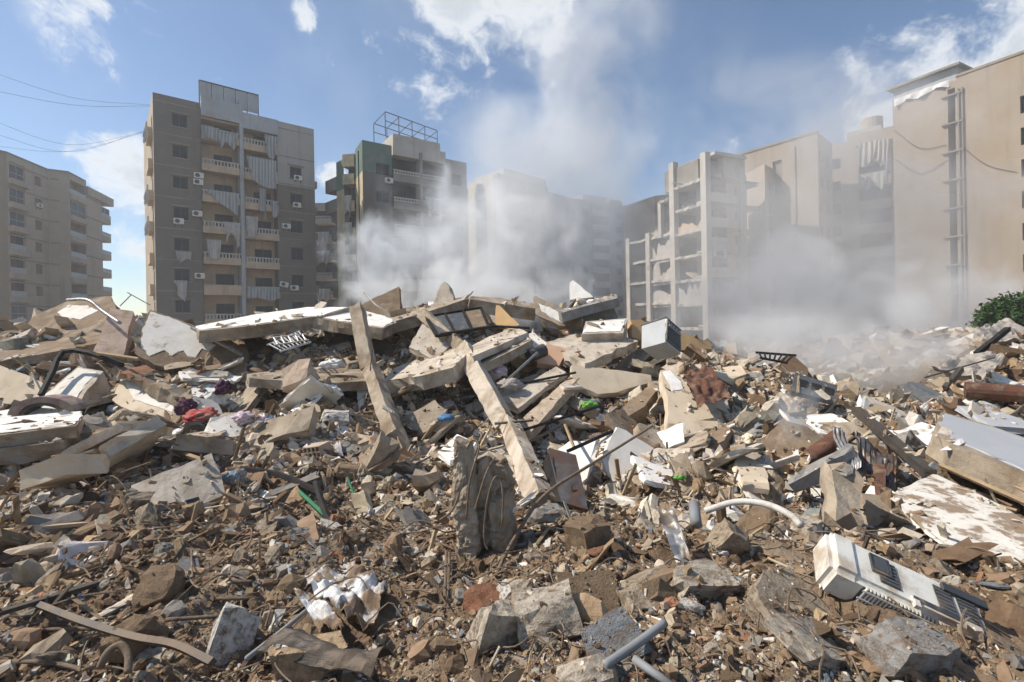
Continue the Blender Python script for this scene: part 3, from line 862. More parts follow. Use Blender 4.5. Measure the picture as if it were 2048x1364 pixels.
f44.box('side_wing', 'bld_grey', f44.L + .01, x45, .1, 10, STREET, f44.at(1115, 388)[1])
core(root, [K[3] + f44.inn * .5, K[4] + f44.inn * .5, K[4] + f44.inn * 12, K[0] + f44.inn * 12, K[0] + Vector((0, 1.6, 0)), K[2] + Vector((0, 1.6, 0))], STREET, z4 - .2)

# ---- dim block farther down the street
H5 = 100 * ray(1137, 392)[1]; z5 = EYE + H5
E0, E1 = corner(1100, 390, H5), corner(1300, 418, H5)
root = bld('apartment_block', E0, 'dim far block with pale balconies behind the smoke beside the ruin')
f5 = Facet(root, E0, E1, z5)
e0, e1 = f5.at(1183, 450)[0], f5.at(1217, 450)[0]
hs = [(x_, x_ + 1.6, z5 - 3.3 - 3.1 * i, z5 - 1.9 - 3.1 * i) for i in range(9) for x_ in (e0 - 6, e0 - 2.6, e1 + 2.2, e1 + 5.6)]
f5.wall(hs, 'bld_grey', 0, e0); f5.wall(hs, 'bld_grey', e1, f5.L)
for h in hs:
    f5.window(*h, .2)
bays(f5, e0, e1, z5 - .1, 9, 3.1, 'bld_sand', 'bld_dark', solid=.8)
f5.box('roof_house', 'bld_white', f5.at(1175, 400)[0], f5.at(1222, 400)[0], 1.6, 8, z5 - 2, z5 + 1.6)
f5.box('roof_house', 'bld_sand', f5.at(1226, 400)[0], f5.at(1250, 400)[0], 1.0, 5, z5 - 2, z5 + 1.2)
core(root, [E0 + f5.inn * 1.7, E1 + f5.inn * 1.7, E1 + f5.inn * 12, E0 + f5.inn * 12], STREET, z5 - .2)

# ---- bombed-out concrete frame
D6 = 58.0
C6 = P(1410, 640, D6); C6.z = 0
dir6 = Vector((-1.6, 3.8, 0)).normalized()          # away along the lit side
root = bld('ruined_building', C6, 'bombed-out white concrete frame with bare floors and a collapsed roof')
far = C6 + dir6 * 40
f60 = Facet(root, far, C6, 0)
cxs = [f60.at(x, 470)[0] for x in (1256, 1296, 1346, 1410)]
off6 = cxs[0] - .5
f6 = Facet(root, far + f60.dir * off6, C6, EYE + 18)
cxs = [x - off6 for x in cxs]
slabs = [f6.at(1408, y)[1] for y in (352.7, 403, 455, 503, 555)]
p6 = (slabs[0] - slabs[-1]) / 4
slabs = [slabs[0] - p6 * i for i in range(7)]
tops6 = [slabs[2] + p6 * .35, slabs[2] + p6 * .35, slabs[0] + p6 * 1.1, slabs[0] + p6 * .95]
for i, x in enumerate(cxs):
    f6.box('column', 'bld_white', x - .5, x + .35, -.1, .7, STREET, tops6[i])
    f6.box('column', 'bld_grey', x - .4, x + .3, 5.6, 6.3, STREET, tops6[i] - .8)
def broken_slab(fc, x0, x1, y1, z, t=.32, seed=0):
    mb = MB(); n = 16
    rr = random.Random(seed)
    top = []
    for k in range(n + 1):
        x = x0 + (x1 - x0) * k / n
        top.append((x, .0 + rr.uniform(-.2, .25), z + rr.uniform(-.04, .04)))
    for k in range(n):
        a, b = top[k], top[k + 1]
        for q in (((a[0], a[1], a[2]), (b[0], b[1], b[2]), (b[0], y1, z), (a[0], y1, z)), ((a[0], a[1], a[2] - t), (a[0], y1, z - t), (b[0], y1, z - t), (b[0], b[1], b[2] - t)),
                  ((a[0], a[1], a[2] - t), (b[0], b[1], b[2] - t), (b[0], b[1], b[2]), (a[0], a[1], a[2]))):
            mb.quad(*[fc.T(v) for v in q])
    return mb.build('floor_slab', 'bld_white', fc.root)
for i, z in enumerate(slabs):
    broken_slab(f6, cxs[2], cxs[3] + .3, 9, z, .34, i)
    if i >= 2:
        broken_slab(f6, cxs[0], cxs[2], 9, z + .4, .34, i + 20)
broken_slab(f6, cxs[2] - 2.6, cxs[2], 7, slabs[0] - p6 * .35, .34, 41)
f6.box('column', 'bld_white', cxs[2] - 2.9, cxs[2] - 2.3, 0, .6, slabs[2], slabs[0] - p6 * .4)
# infill walls that still stand, with torn upper edges
def torn_wall(fc, x0, x1, y, z0, z1, m_, seed):
    rr = random.Random(seed); n = 9; mb = MB()
    tops_ = [z0 + (z1 - z0) * min(1, max(.15, rr.gauss(.72, .28))) for _ in range(n + 1)]
    for k in range(n):
        xa, xb = x0 + (x1 - x0) * k / n, x0 + (x1 - x0) * (k + 1) / n
        q = [(xa, y, z0), (xb, y, z0), (xb, y, tops_[k + 1]), (xa, y, tops_[k])]
        q2 = [(a_, b_ + .2, c_) for a_, b_, c_ in q]
        mb.add([fc.T(v) for v in q + q2], [(0, 1, 2, 3), (7, 6, 5, 4), (2, 6, 7, 3)])
    return mb.build('infill_wall', m_, fc.root)
hd = random.Random(31)
for i in range(1, 6):                                  # sagging floor pieces and heaps inside the open bays
    for c0, c1 in ((cxs[0], cxs[1]), (cxs[1], cxs[2]), (cxs[2], cxs[3])):
        if i < 3 and c1 <= cxs[2]: continue
        xa = hd.uniform(c0 + .6, c1 - 1.6); z = slabs[i]; w_ = hd.uniform(.9, 2.0); dz = hd.uniform(.7, 1.7)
        y_ = hd.uniform(.1, 1.2)
        q = [(xa, y_, z + dz), (xa + w_, y_ - .1, z + hd.uniform(-.5, .3)), (xa + w_ * .9, y_ + 1.6, z + .1), (xa + .1, y_ + 1.8, z + dz)]
        q2 = [(a_, b_, c_ - .22) for a_, b_, c_ in q]
        mb = MB(); mb.add([f6.T(v) for v in q + q2], [(0, 1, 2, 3), (7, 6, 5, 4), (0, 4, 5, 1), (1, 5, 6, 2), (2, 6, 7, 3), (3, 7, 4, 0)])
        mb.build('fallen_slab', hd.choice(('bld_grey', 'bld_sand', 'bld_white')), root)
        for k in range(4):
            a_ = f6.T((hd.uniform(c0 + .5, c1 - .5), hd.uniform(-.1, .5), z - .3))
            MB().tube(spline([a_, a_ + Vector((hd.gauss(0, .2), 0, -.6)), a_ + Vector((hd.gauss(0, .5), hd.gauss(0, .3), -hd.uniform(.9, 1.9)))], 4), .035, 4).build('hanging_bar', 'rebar', root)
for (i0, i1, zi, h0, h1, y, m_) in ((0, 1, 3, .0, .62, .3, 'bld_white'), (1, 2, 3, .0, .8, .32, 'bld_white'), (1, 2, 4, .0, .93, .3, 'bld_white'), (0, 2, 5, .0, .7, .3, 'bld_white'),
                                    (2, 3, 5, 0, .9, .3, 'bld_white'), (2, 3, 2, 0, .38, .4, 'bld_cream'), (0, 1, 2, .0, .3, 3.0, 'bld_grey'), (2, 3, 3, .0, .42, 3.5, 'bld_sand')):
    z = slabs[zi]
    torn_wall(f6, cxs[i0] + .36, cxs[i1] - .51, y, z - .3 + p6 * h0, z + .1 + p6 * h1, m_, zi * 10 + i0)
f6.wall([], 'room_shade', cxs[0], cxs[3], STREET, slabs[2], .2, 'back_wall', 6.6)
f6.wall([], 'room_shade', cxs[2], cxs[3], slabs[2], slabs[0], .2, 'back_wall', 6.6)
# the camera-facing side with windows and balconies, and the broken top storey
e6 = C6 + Vector((-dir6.y * -1, -dir6.x * -1, 0)) * 0
side_dir = Vector((3.8, 1.6, 0)).normalized()
f7 = Facet(root, C6, C6 + side_dir * 7.2, slabs[0] + p6 * .9)
x7 = f7.L
hs = [(x7 * .72, x7 * .72 + .9, slabs[0] - p6 * (i + .62), slabs[0] - p6 * (i + .22)) for i in range(6)]
f7.wall(hs, 'bld_sand', x7 * .52, x7, STREET, slabs[0] + p6 * .3)
for h in hs:
    f7.window(*h, .15)
bays(f7, .3, x7 * .52, slabs[0] + .2, 6, p6, 'bld_white', 'bld_grey', solid=.9, curtains=(2,))
f7.box('broken_storey', 'bld_grey', .3, x7 * .5, 1.0, 7, slabs[0] - .2, slabs[0] + p6 * .85)
f7.box('broken_storey', 'bld_sand', x7 * .5, x7, .2, 7, slabs[0] + .3, slabs[0] + p6 * .95)
f7.box('roof_remnant', 'bld_white', x7 * .25, x7 * .98, -.2, 7, slabs[0] + p6 * .96, slabs[0] + p6 * 1.08)
rb = random.Random(5)
for i in range(16):                                    # torn wall remnants along the broken skyline
    x = rb.uniform(cxs[1], cxs[3]); z = slabs[0] if x > cxs[2] else slabs[2] + .4
    h_ = rb.uniform(.4, 1.9); w_ = rb.uniform(.5, 1.5); y_ = rb.uniform(.2, 5)
    mb = MB(); q_ = [(x - w_, y_, z - .2), (x + w_, y_, z - .2), (x + w_ * rb.uniform(.1, .9), y_, z + h_), (x - w_ * rb.uniform(-.2, .7), y_, z + h_ * rb.uniform(.3, .9))]
    q2 = [(a_, b_ + .2, c_) for a_, b_, c_ in q_]
    mb.add([f6.T(v) for v in q_ + q2], [(0, 1, 2, 3), (7, 6, 5, 4), (0, 4, 5, 1), (1, 5, 6, 2), (2, 6, 7, 3), (3, 7, 4, 0)])
    mb.build('wall_remnant', rb.choice(('bld_white', 'bld_grey', 'bld_sand')), root)
for i in range(26):                                    # loose lumps and hanging pieces on the torn edges
    x = rb.uniform(cxs[0], cxs[3]); z = (slabs[2] + .4 if x < cxs[2] else slabs[0]) + rb.uniform(.1, .5)
    mb = MB(); a = f6.T((x, rb.uniform(-.1, 3), z)); b = a + Vector((rb.uniform(-1.2, 1.2), rb.uniform(-.5, .5), rb.uniform(-.4, 1.3)))
    mb.bar(a, b, rb.uniform(.15, .6), rb.uniform(.1, .4), taper=.6)
    mb.build('broken_piece', rb.choice(('bld_white', 'bld_grey', 'bld_sand')), root)
wires = MB()
for i in range(14):
    x = rb.uniform(cxs[0] - .5, cxs[2]); a = f6.T((x, rb.uniform(0, 2), slabs[2] + .6))
    wires.tube(spline([a, a + Vector((rb.uniform(-.6, .6), 0, 1.0)), a + Vector((rb.uniform(-1.6, 1.6), 0, rb.uniform(.6, 1.9)))], 4), .03, 4)
wires.build('bent_rebar', 'rebar', root)
core(root, [C6 + side_dir * .4 + dir6 * 9.2, C6 + side_dir * 7.1 + dir6 * 2, C6 + side_dir * 7.1 + dir6 * 16, C6 + dir6 * 16], STREET, slabs[0])

# ---- low stepped block beside the ruin
H7 = 63 * ray(1529, 328)[1]; z7 = EYE + H7
a7, b7, c7 = corner(1488, 349, H7), corner(1529, 328, H7), corner(1572, 352, H7)
root = bld('apartment_block', b7, 'low sand block with two window columns between the ruin and tan wall')
fp, fq = Facet(root, a7, b7, z7), Facet(root, b7, c7, z7)
fp.wall([], 'bld_sand')
hs = [(fq.L * t, fq.L * t + w_, z7 - 3.4 - 3.1 * i, z7 - 1.9 - 3.1 * i) for i in range(8) for t, w_ in ((.18, 1.0), (.52, 1.9))]
fq.wall(hs, 'bld_sand')
for h in hs:
    fq.window(*h, .2); fq.sill(h[0], h[1], h[2])
core(root, [a7 + Vector((.3, 1, 0)), b7 + Vector((0, .6, 0)), c7 + Vector((-.2, .5, 0)), c7 + fq.inn * 9, a7 + fq.inn * 9], STREET, z7 - .1)

# ---- tan blank-walled block
H8 = 60 * ray(1635, 264)[1]; z8 = EYE + H8
a8, b8 = corner(1491, 307, H8), corner(1635, 264, H8)
root = bld('apartment_block', b8, 'tall tan block with a blank side wall cut by a diagonal shadow')
f8 = Facet(root, a8 + (a8 - b8).normalized() * 4, b8, z8)
x80, x81 = f8.at(1545, 310)[0], f8.at(1563, 310)[0]
hs = [(x80, x81, z8 - 6.5, z8 - 2.2)]
f8.wall(hs, 'bld_tan')
f8.box('stair_window', 'bld_grey', x80, x81, .3, .35, z8 - 6.5, z8 - 2.2)
f8.box('drain_pipe', 'bld_grey', x81 + 1.6, x81 + 1.75, -.15, 0, STREET, z8 - 1.0)
f8.box('coping', 'bld_sand_dark', -.1, f8.L, -.12, .4, z8 - .02, z8 + .22)
c8 = corner(1664, 287, H8)
g8 = Facet(root, b8, c8, z8)
hs = [(g8.L * t, g8.L * t + 1.3, z8 - 3.6 - 3.1 * i, z8 - 2.1 - 3.1 * i) for i in range(8) for t in (.12, .55)]
g8.wall(hs, 'bld_sand')
for h in hs:
    g8.window(*h, .2)
core(root, [a8 + f8.inn * .5, b8 + f8.inn * .5 + g8.inn * .5, c8 + g8.inn * .5, c8 + g8.inn * 14, a8 + f8.inn * 9], STREET, z8 - .1)

# ---- block with the water tank and torn top balcony
H9 = 62 * ray(1785, 262)[1]; z9 = EYE + H9
a9, b9 = corner(1655, 292, H9), corner(1790, 262, H9)
root = bld('apartment_block', a9, 'sand block with a round roof tank and a torn-open top balcony')
f9 = Facet(root, a9, b9 + (b9 - a9).normalized() * 3, z9)
y0, y1 = f9.at(1717, 320)[0], f9.at(1782, 310)[0]
hs = [(y0 - 3.5, y0 - 2.0, z9 - 3.4 - 3.1 * i, z9 - 2.0 - 3.1 * i) for i in range(9)] + [(y0 - 6.3, y0 - 4.6, z9 - 3.4 - 3.1 * i, z9 - 2.0 - 3.1 * i) for i in range(9)]
f9.wall(hs, 'bld_sand', 0, y0); f9.wall([], 'bld_sand', y1, f9.L)
for h in hs:
    f9.window(*h, .2)
bays(f9, y0, y1, z9 - .4, 9, 3.1, 'bld_sand', 'room_shade', solid=.7, curtains=(0, 1))
f9.curtain(y0 + .1, y0 + 2.2, z9 - .8, [2.6, 3.4, 2.2, 2.9], -.5, 'bld_white', .25)
f9.curtain(y1 - 1.6, y1, z9 - .9, [2.0, 3.4, 4.4], -.5, 'bld_white', .25)
f9.box('parapet', 'bld_sand', y0 - .3, y1 + .3, -.4, .2, z9 - 1.0, z9 + .6)
f9.box('roof_house', 'bld_white', f9.at(1690, 280)[0], f9.at(1760, 280)[0], 1.5, 6, z9 - 1, z9 + 1.7)
tk = MB(); tx, tz = f9.at(1737, 256)
tk.tube([f9.T((tx, 3, z9 + 1.7)), f9.T((tx, 3, z9 + 3.2))], 1.25, 18); tk.tube([f9.T((tx, 3, z9 + 3.2)), f9.T((tx, 3, z9 + 3.45))], 1.25, 18, .5)
tk.build('water_tank', 'bld_sand', root)
core(root, [a9 + f9.inn * 1.7, b9 + f9.inn * 1.7, b9 + f9.inn * 10, a9 + f9.inn * 10], STREET, z9 - .1)

# ---- huge tan wall at the right edge
H10 = 57 * ray(1785, 205)[1]; z10 = EYE + H10
a10, b10 = corner(1785, 205, H10), corner(2048, 112, H10)
d10 = (b10 - a10).normalized()
root = bld('apartment_block', a10, 'huge tan blank-walled block with a slotted light shaft at the right edge')
f10 = Facet(root, a10, b10 + d10 * 14, z10)
q0, q1 = f10.at(1897, 300)[0], f10.at(1912, 300)[0]
hs = [(q0, q1, STREET, f10.at(1900, 178)[1])]
xw = f10.at(2042, 300)[0]
hs += [(xw, xw + 1.3, z10 - 5.5 - 3.1 * i, z10 - 3.8 - 3.1 * i) for i in range(8)]
f10.wall(hs, 'bld_tan', depth=1.6)
f10.wall([], 'bld_dark', q0 - .05, q1 + .05, STREET, z10 - 1, .1, 'shaft_wall', 1.55)
for i in range(9):
    z = f10.at(1905, 178)[1] - .6 - 3.05 * i
    f10.box('shaft_beam', 'bld_grey', q0 - .5, q1 + .7, -.25, .1, z - .12, z + .06)
    f10.box('shaft_window', 'glass', q0 + .15, q1 - .1, 1.0, 1.05, z - 2.0, z - 1.2)
f10.box('drain_pipe', 'bld_grey', q1 + .25, q1 + .38, -.2, -.07, STREET, z10 - 1)
f10.box('drain_pipe', 'bld_grey', q1 + .6, q1 + .70, -.2, -.1, STREET, z10 - 1)
for h in hs[1:]:
    f10.window(*h, .2)
xt = f10.at(1912, 160)[0]
f10.box('roof_shed', 'bld_bluegrey', 0, xt, .3, 5, z10 - .5, z10 + 1.5)
f10.box('shed_roof', 'bld_grey', -.5, xt + .4, -.3, 5.3, z10 + 1.5, z10 + 1.75)
f10.curtain(.2, xt - .5, z10 + .25, [1.0, .5, .9, .4, .8], -.08, 'cloth_white', .15)
f10.box('coping', 'bld_sand_dark', xt, f10.L, -.1, .4, z10 + .3, z10 + .55); f10.box('parapet', 'bld_tan', xt, f10.L, -.004, .3, z10 - .02, z10 + .3)
core(root, [a10 + f10.inn * 1.75 + d10 * .1, b10 + d10 * 14 + f10.inn * 1.75, b10 + d10 * 14 + f10.inn * 12, a10 + f10.inn * 12], STREET, z10 - .1)
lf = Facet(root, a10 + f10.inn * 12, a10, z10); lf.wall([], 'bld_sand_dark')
def flat_roof(r, pts, z): cap(r, pts, z, 'bld_grey')
cap(root, [a10 + f10.inn * .05, b10 + d10 * 14 + f10.inn * .05, b10 + d10 * 14 + f10.inn * 12, a10 + f10.inn * 12], z10 - .55, 'bld_grey')
wr = MB()
for (x0, y0_, x1, y1_, sag) in ((1790, 262, 1895, 290, 1.2), (1790, 318, 1897, 320, 1.6), (1915, 285, 2035, 345, .8)):
    a_, b_ = f10.at(x0, y0_), f10.at(x1, y1_)
    wr.tube(spline([f10.T((a_[0], -.08, a_[1])), f10.T(((a_[0] + b_[0]) / 2, -.12, (a_[1] + b_[1]) / 2 - sag)), f10.T((b_[0], -.08, b_[1]))], 6), .03, 4)
wr.build('hanging_wire', 'cable', root)

# ---- overhead cables on the left
for i, (p0, p1, sag, lb) in enumerate((((-30, 140, 40), (300, 210, 46.5), .8, 'topmost thin cable running up to the brown block'),
        ((-30, 178, 38), (302, 212, 46.5), .6, 'second thin cable down running to the brown block'),
        ((-30, 236, 44), (290, 264, 46.5), 1.8, 'third thin cable down sagging to the brown block'),
        ((-30, 262, 42), (288, 262, 46.5), 1.9, 'fourth thin cable down sagging to the brown block'),
        ((-30, 290, 45), (290, 265, 46.5), 1.2, 'lowest thin cable sagging to the brown block'))):
    a_, b_ = P(*p0), P(*p1)
    m_ = (a_ + b_) / 2 - Vector((0, 0, sag))
    c = MB().tube(spline([a_, m_, b_], 12), .013, 4).build('overhead_cable', 'cable', center=True)
    tag(c, lb, 'cable', 'cables strung across the sky')

# ------------------------------------------------------------------ hero debris
HEROES = []          # (object, short phrase) used for labels of the small chunks
SURF = []            # meshes that debris can lie on: (verts, faces)
PH = []              # (world position, phrase)
def plane_hit(plane, px, py):
    a, b, c = [P(*q) for q in plane]
    n = (b - a).cross(c - a)
    u, v = ray(px, py)
    d = Vector((u, 1, v)); o = Vector((0, 0, EYE))
    return o + d * ((a - o).dot(n) / d.dot(n))

def resample(pts, step, jit, rr):
    out = []
    n = len(pts)
    for i in range(n):
        a, b = pts[i], pts[(i + 1) % n]
        L = (b - a).length
        m = max(1, int(L / step))
        for k in range(m):
            q = a.lerp(b, k / m)
            if k:
                q = q + Vector((rr.gauss(0, jit), rr.gauss(0, jit), rr.gauss(0, jit)))
            out.append(q)
    return out

def slab_mesh(pts, thick, jit, seed, step=.14, rows=2):
    """broken plate: jagged outline, front face, rough edges and back"""
    rr = random.Random(seed)
    c = sum(pts, Vector()) / len(pts)
    n = Vector()
    for i in range(len(pts)):
        n += (pts[i] - c).cross(pts[(i + 1) % len(pts)] - c)
    n.normalize()
    if n.dot(Vector((0, 0, EYE)) - c) < 0:
        n = -n; pts = pts[::-1]
    ring = resample(pts, step, 0, rr)
    tang = []
    for q in ring:
        e = (q - c); e -= n * e.dot(n)
        tang.append(e.normalized() if e.length > 1e-6 else Vector())
    bm = bmesh.new()
    rings = []
    for r in range(rows + 1):
        t = r / rows
        vs = []
        for q, e in zip(ring, tang):
            k = jit * (1.0 if r else .75)
            w = q + e * rr.gauss(0, k) - n * (thick * t) + n * (rr.uniform(-.25, .25) * thick / rows if 0 < r < rows else 0)
            vs.append(bm.verts.new(w))
        rings.append(vs)
    m = len(ring)
    bm.faces.new(rings[0])
    bm.faces.new(rings[-1][::-1])
    for r in range(rows):
        for i in range(m):
            bm.faces.new((rings[r][i], rings[r + 1][i], rings[r + 1][(i + 1) % m], rings[r][(i + 1) % m]))
    bmesh.ops.triangulate(bm, faces=[f for f in bm.faces if len(f.verts) > 4])
    bmesh.ops.recalc_face_normals(bm, faces=bm.faces)
    return bm, n

def from_bm(name, bm, m, parent=None, surf=True):
    vs = [v.co.copy() for v in bm.verts]
    a = np.array(vs)
    off = Vector((a.min(0) + a.max(0)) / 2); off.z = a[:, 2].min()
    bm.verts.index_update()
    if surf:
        SURF.append((vs, [tuple(v.index for v in f.verts) for f in bm.faces]))
    if parent is not None:
        off = Vector(parent.location)
    for v in bm.verts:
        v.co -= off
    me = bpy.data.meshes.new(name); bm.to_mesh(me); bm.free()
    me.materials.append(MATS[m])
    o = bpy.data.objects.new(name, me)
    col.objects.link(o)
    if parent is None:
        o.location = off
    else:
        o.parent = parent
    return o

_seed = [100]
def slab(name, label, cat, plane, outline, thick, m, jit=.02, phrase=None, plaster=(), pm='plaster', step=.14, group=None, extra=None):
    _seed[0] += 1
    pts = [plane_hit(plane, *q) for q in outline]
    bm, n = slab_mesh(pts, thick, jit, _seed[0], step)
    o = from_bm(name, bm, m)
    tag(o, label, cat, group, 'thing')
    for poly in plaster:
        pp = [plane_hit(plane, *q) + n * .012 for q in poly]
        b2, _ = slab_mesh(pp, .011, .018, _seed[0] + 50, .08, 1)
        from_bm('plaster_layer', b2, pm, o, surf=False)
    c = sum(pts, Vector()) / len(pts)
    if phrase:
        PH.append((c, phrase))
    return o, n, c

def beam(name, label, cat, p0, p1, w, h, m, phrase=None, jit=.012, up=(0, 0, 1), taper=1.0, seg=None, parent=None):
    """rough rectangular beam between two photo points with depths"""
    _seed[0] += 1
    rr = random.Random(_seed[0])
    a, b = P(*p0), P(*p1)
    d = b - a; L = d.length; d.normalize()
    u = Vector(up); r = d.cross(u).normalized(); u = r.cross(d)
    seg = seg or max(4, int(L / .15))
    bm = bmesh.new(); rings = []
    prof = [(-1, -1), (0, -1), (1, -1), (1, 0), (1, 1), (0, 1), (-1, 1), (-1, 0)]
    for i in range(seg + 1):
        t = i / seg
        k = 1 + (taper - 1) * t
        e = jit * (4 if i in (0, seg) else 1)
        rings.append([bm.verts.new(a + d * (L * t + (rr.gauss(0, e) if i in (0, seg) else 0)) + r * (x * w / 2 * k + rr.gauss(0, jit)) + u * (y * h / 2 * k + rr.gauss(0, jit))) for x, y in prof])
    for i in range(seg):
        for j in range(8):
            bm.faces.new((rings[i][j], rings[i][(j + 1) % 8], rings[i + 1][(j + 1) % 8], rings[i + 1][j]))
    bm.faces.new(rings[0][::-1]); bm.faces.new(rings[-1])
    bmesh.ops.recalc_face_normals(bm, faces=bm.faces)
    o = from_bm(name, bm, m, parent)
    if parent is None:
        tag(o, label, cat, kind='thing')
    if phrase:
        PH.append(((a + b) / 2, phrase))
    return o

def rod(name, label, cat, pts, r, m, group=None, n=6, sm=8, phrase=None):
    w = [P(px, py, d if d else G(px, py)) for px, py, d in pts]
    if len(w) > 2 and sm:
        w = spline(w, sm)
    o = MB().tube(w, r, n).build(name, m, smooth=n > 5, center=True)
    tag(o, label, cat, group)
    if phrase:
        PH.append((w[len(w) // 2], phrase))
    return o

def sheet(name, label, cat, corners, m, amp=.05, freq=3.0, nu=22, nv=16, thick=.006, corr=None, bend=None, jag=.0, phrase=None, parent=None):
    """crumpled metal sheet over four photo corners (px,py,d), ordered round the edge"""
    _seed[0] += 1
    a, b, c, d = [P(*q) for q in corners]
    nrm = (b - a).cross(d - a).normalized()
    if nrm.dot(Vector((0, 0, EYE)) - a) < 0:
        nrm = -nrm
    rr = random.Random(_seed[0])
    vs = []
    for i in range(nu):
        s_ = i / (nu - 1)
        for j in range(nv):
            t_ = j / (nv - 1)
            s2 = s_ + jag * rr.gauss(0, 1) * (1 if i in (0, nu - 1) else 0); t2 = t_ + jag * rr.gauss(0, 1) * (1 if j in (0, nv - 1) else 0)
            q = a.lerp(b, s2).lerp(d.lerp(c, s2), t2)
            h = mnoise.noise(q * freq + Vector((_seed[0], 0, 0))) * amp + (abs(mnoise.noise(q * freq * 2.3)) - .2) * amp * .8
            if corr:
                h += corr[1] * math.sin(s_ * corr[0] * 2 * math.pi)
            if bend:
                h += bend * math.sin(math.pi * s_)
            vs.append(tuple(q + nrm * h))
    vs = np.array(vs); off = (vs.min(0) + vs.max(0)) / 2; off[2] = vs[:, 2].min()
    vb = vs - np.array(nrm) * thick
    fa = grid_faces(nu, nv); k = len(vs)
    rim = [i * nv for i in range(nu)] + [(nu - 1) * nv + j for j in range(1, nv)] + [i * nv + nv - 1 for i in range(nu - 2, -1, -1)] + [j for j in range(nv - 2, 0, -1)]
    rf = np.array([(rim[i], rim[(i + 1) % len(rim)], rim[(i + 1) % len(rim)] + k, rim[i] + k) for i in range(len(rim))])
    fs = np.concatenate([fa, fa[:, ::-1] + k, rf])
    me = np_mesh(name, np.concatenate([vs, vb]) - off, fs, m, smooth=False)
    o = inst(name, me, None, off)
    tag(o, label, cat)
    if phrase:
        PH.append((Vector(off), phrase))
    return o

# --- chunk prototypes (unit size)
def chunk_mesh(kind, seed):
    rr = random.Random(seed)
    bm = bmesh.new()
    if kind == 'block':
        bmesh.ops.create_cube(bm, size=1)
        for v in bm.verts:
            v.co += Vector((rr.gauss(0, .09), rr.gauss(0, .09), rr.gauss(0, .09)))
        for _ in range(rr.randint(3, 6)):          # knock corners off
            n = Vector((rr.choice((-1, 1)), rr.choice((-1, 1)), rr.choice((-1, 1)))) + Vector((rr.gauss(0, .6), rr.gauss(0, .6), rr.gauss(0, .6)))
            n.normalize()
            g = bmesh.ops.bisect_plane(bm, geom=bm.verts[:] + bm.edges[:] + bm.faces[:], plane_co=n * rr.uniform(.30, .56), plane_no=n, clear_outer=True)
            bmesh.ops.holes_fill(bm, edges=[e for e in bm.edges if e.is_boundary])
    elif kind == 'plate':
        bmesh.ops.create_cube(bm, size=1)
        for _ in range(4):
            t = rr.uniform(0, 6.28)
            n = Vector((math.cos(t), math.sin(t), rr.gauss(0, .15))).normalized()
            bmesh.ops.bisect_plane(bm, geom=bm.verts[:] + bm.edges[:] + bm.faces[:], plane_co=n * rr.uniform(.3, .5), plane_no=n, clear_outer=True)
            bmesh.ops.holes_fill(bm, edges=[e for e in bm.edges if e.is_boundary])
    else:
        bmesh.ops.create_icosphere(bm, subdivisions=2, radius=.55)
        for _ in range(7):
            n = Vector((rr.gauss(0, 1), rr.gauss(0, 1), rr.gauss(0, 1))).normalized()
            k = rr.uniform(.26, .44)
            for v in bm.verts:
                e = v.co.dot(n) - k
                if e > 0:
                    v.co -= n * e
    bmesh.ops.triangulate(bm, faces=bm.faces[:])
    bmesh.ops.subdivide_edges(bm, edges=bm.edges[:], cuts=1 if kind == 'stone' else 2, use_grid_fill=True)
    s0 = Vector((seed * 3.7, seed * 1.3, 0))
    for v in bm.verts:
        d = v.co.normalized()
        if kind == 'plate':
            v.co += Vector((d.x, d.y, 0)) * mnoise.noise(v.co * 6 + s0) * .10 + Vector((0, 0, 1)) * mnoise.noise(v.co * 4 + s0) * .12
        else:
            v.co += d * (mnoise.noise(v.co * 3 + s0) * .09 + mnoise.noise(v.co * 9 + s0) * .05)
    bmesh.ops.recalc_face_normals(bm, faces=bm.faces)
    me = bpy.data.meshes.new('chunk'); bm.to_mesh(me); bm.free()
    me.materials.append(MATS['chunk'])
    return me
PROTO = {k: [chunk_mesh(k, 10 * i + j) for j in range(8)] for i, k in enumerate(('block', 'plate', 'stone'))}

TINT = {'pale': (.60, .53, .435), 'beige': (.44, .365, .275), 'brown': (.24, .17, .11), 'grey': (.36, .35, .335), 'white': (.80, .77, .72), 'tan': (.50, .37, .24), 'red': (.33, .15, .09), 'slate': (.27, .285, .30)}
def chunk(name, label, cat, px, py, size, kind, tint, rot=(0, 0, 0), d=None, k=0, sink=.25, group=None, phrase=None):
    """one lump lying on the rubble at the photo point of its centre"""
    d = d or G(px, py + 4)
    q = P(px, py, d) + Vector((0, 0, size[2] * .12))
    o = inst(name, PROTO[kind][k % 8], None, q, [R(a) for a in rot], size)
    o.color = (*TINT[tint], 1)
    tag(o, label, cat, group)
    me = o.data; mw = Matrix.LocRotScale(q, o.rotation_euler, Vector(size))
    SURF.append(([mw @ v.co for v in me.vertices], [tuple(p.vertices) for p in me.polygons]))
    if phrase:
        PH.append((q, phrase))
    return o

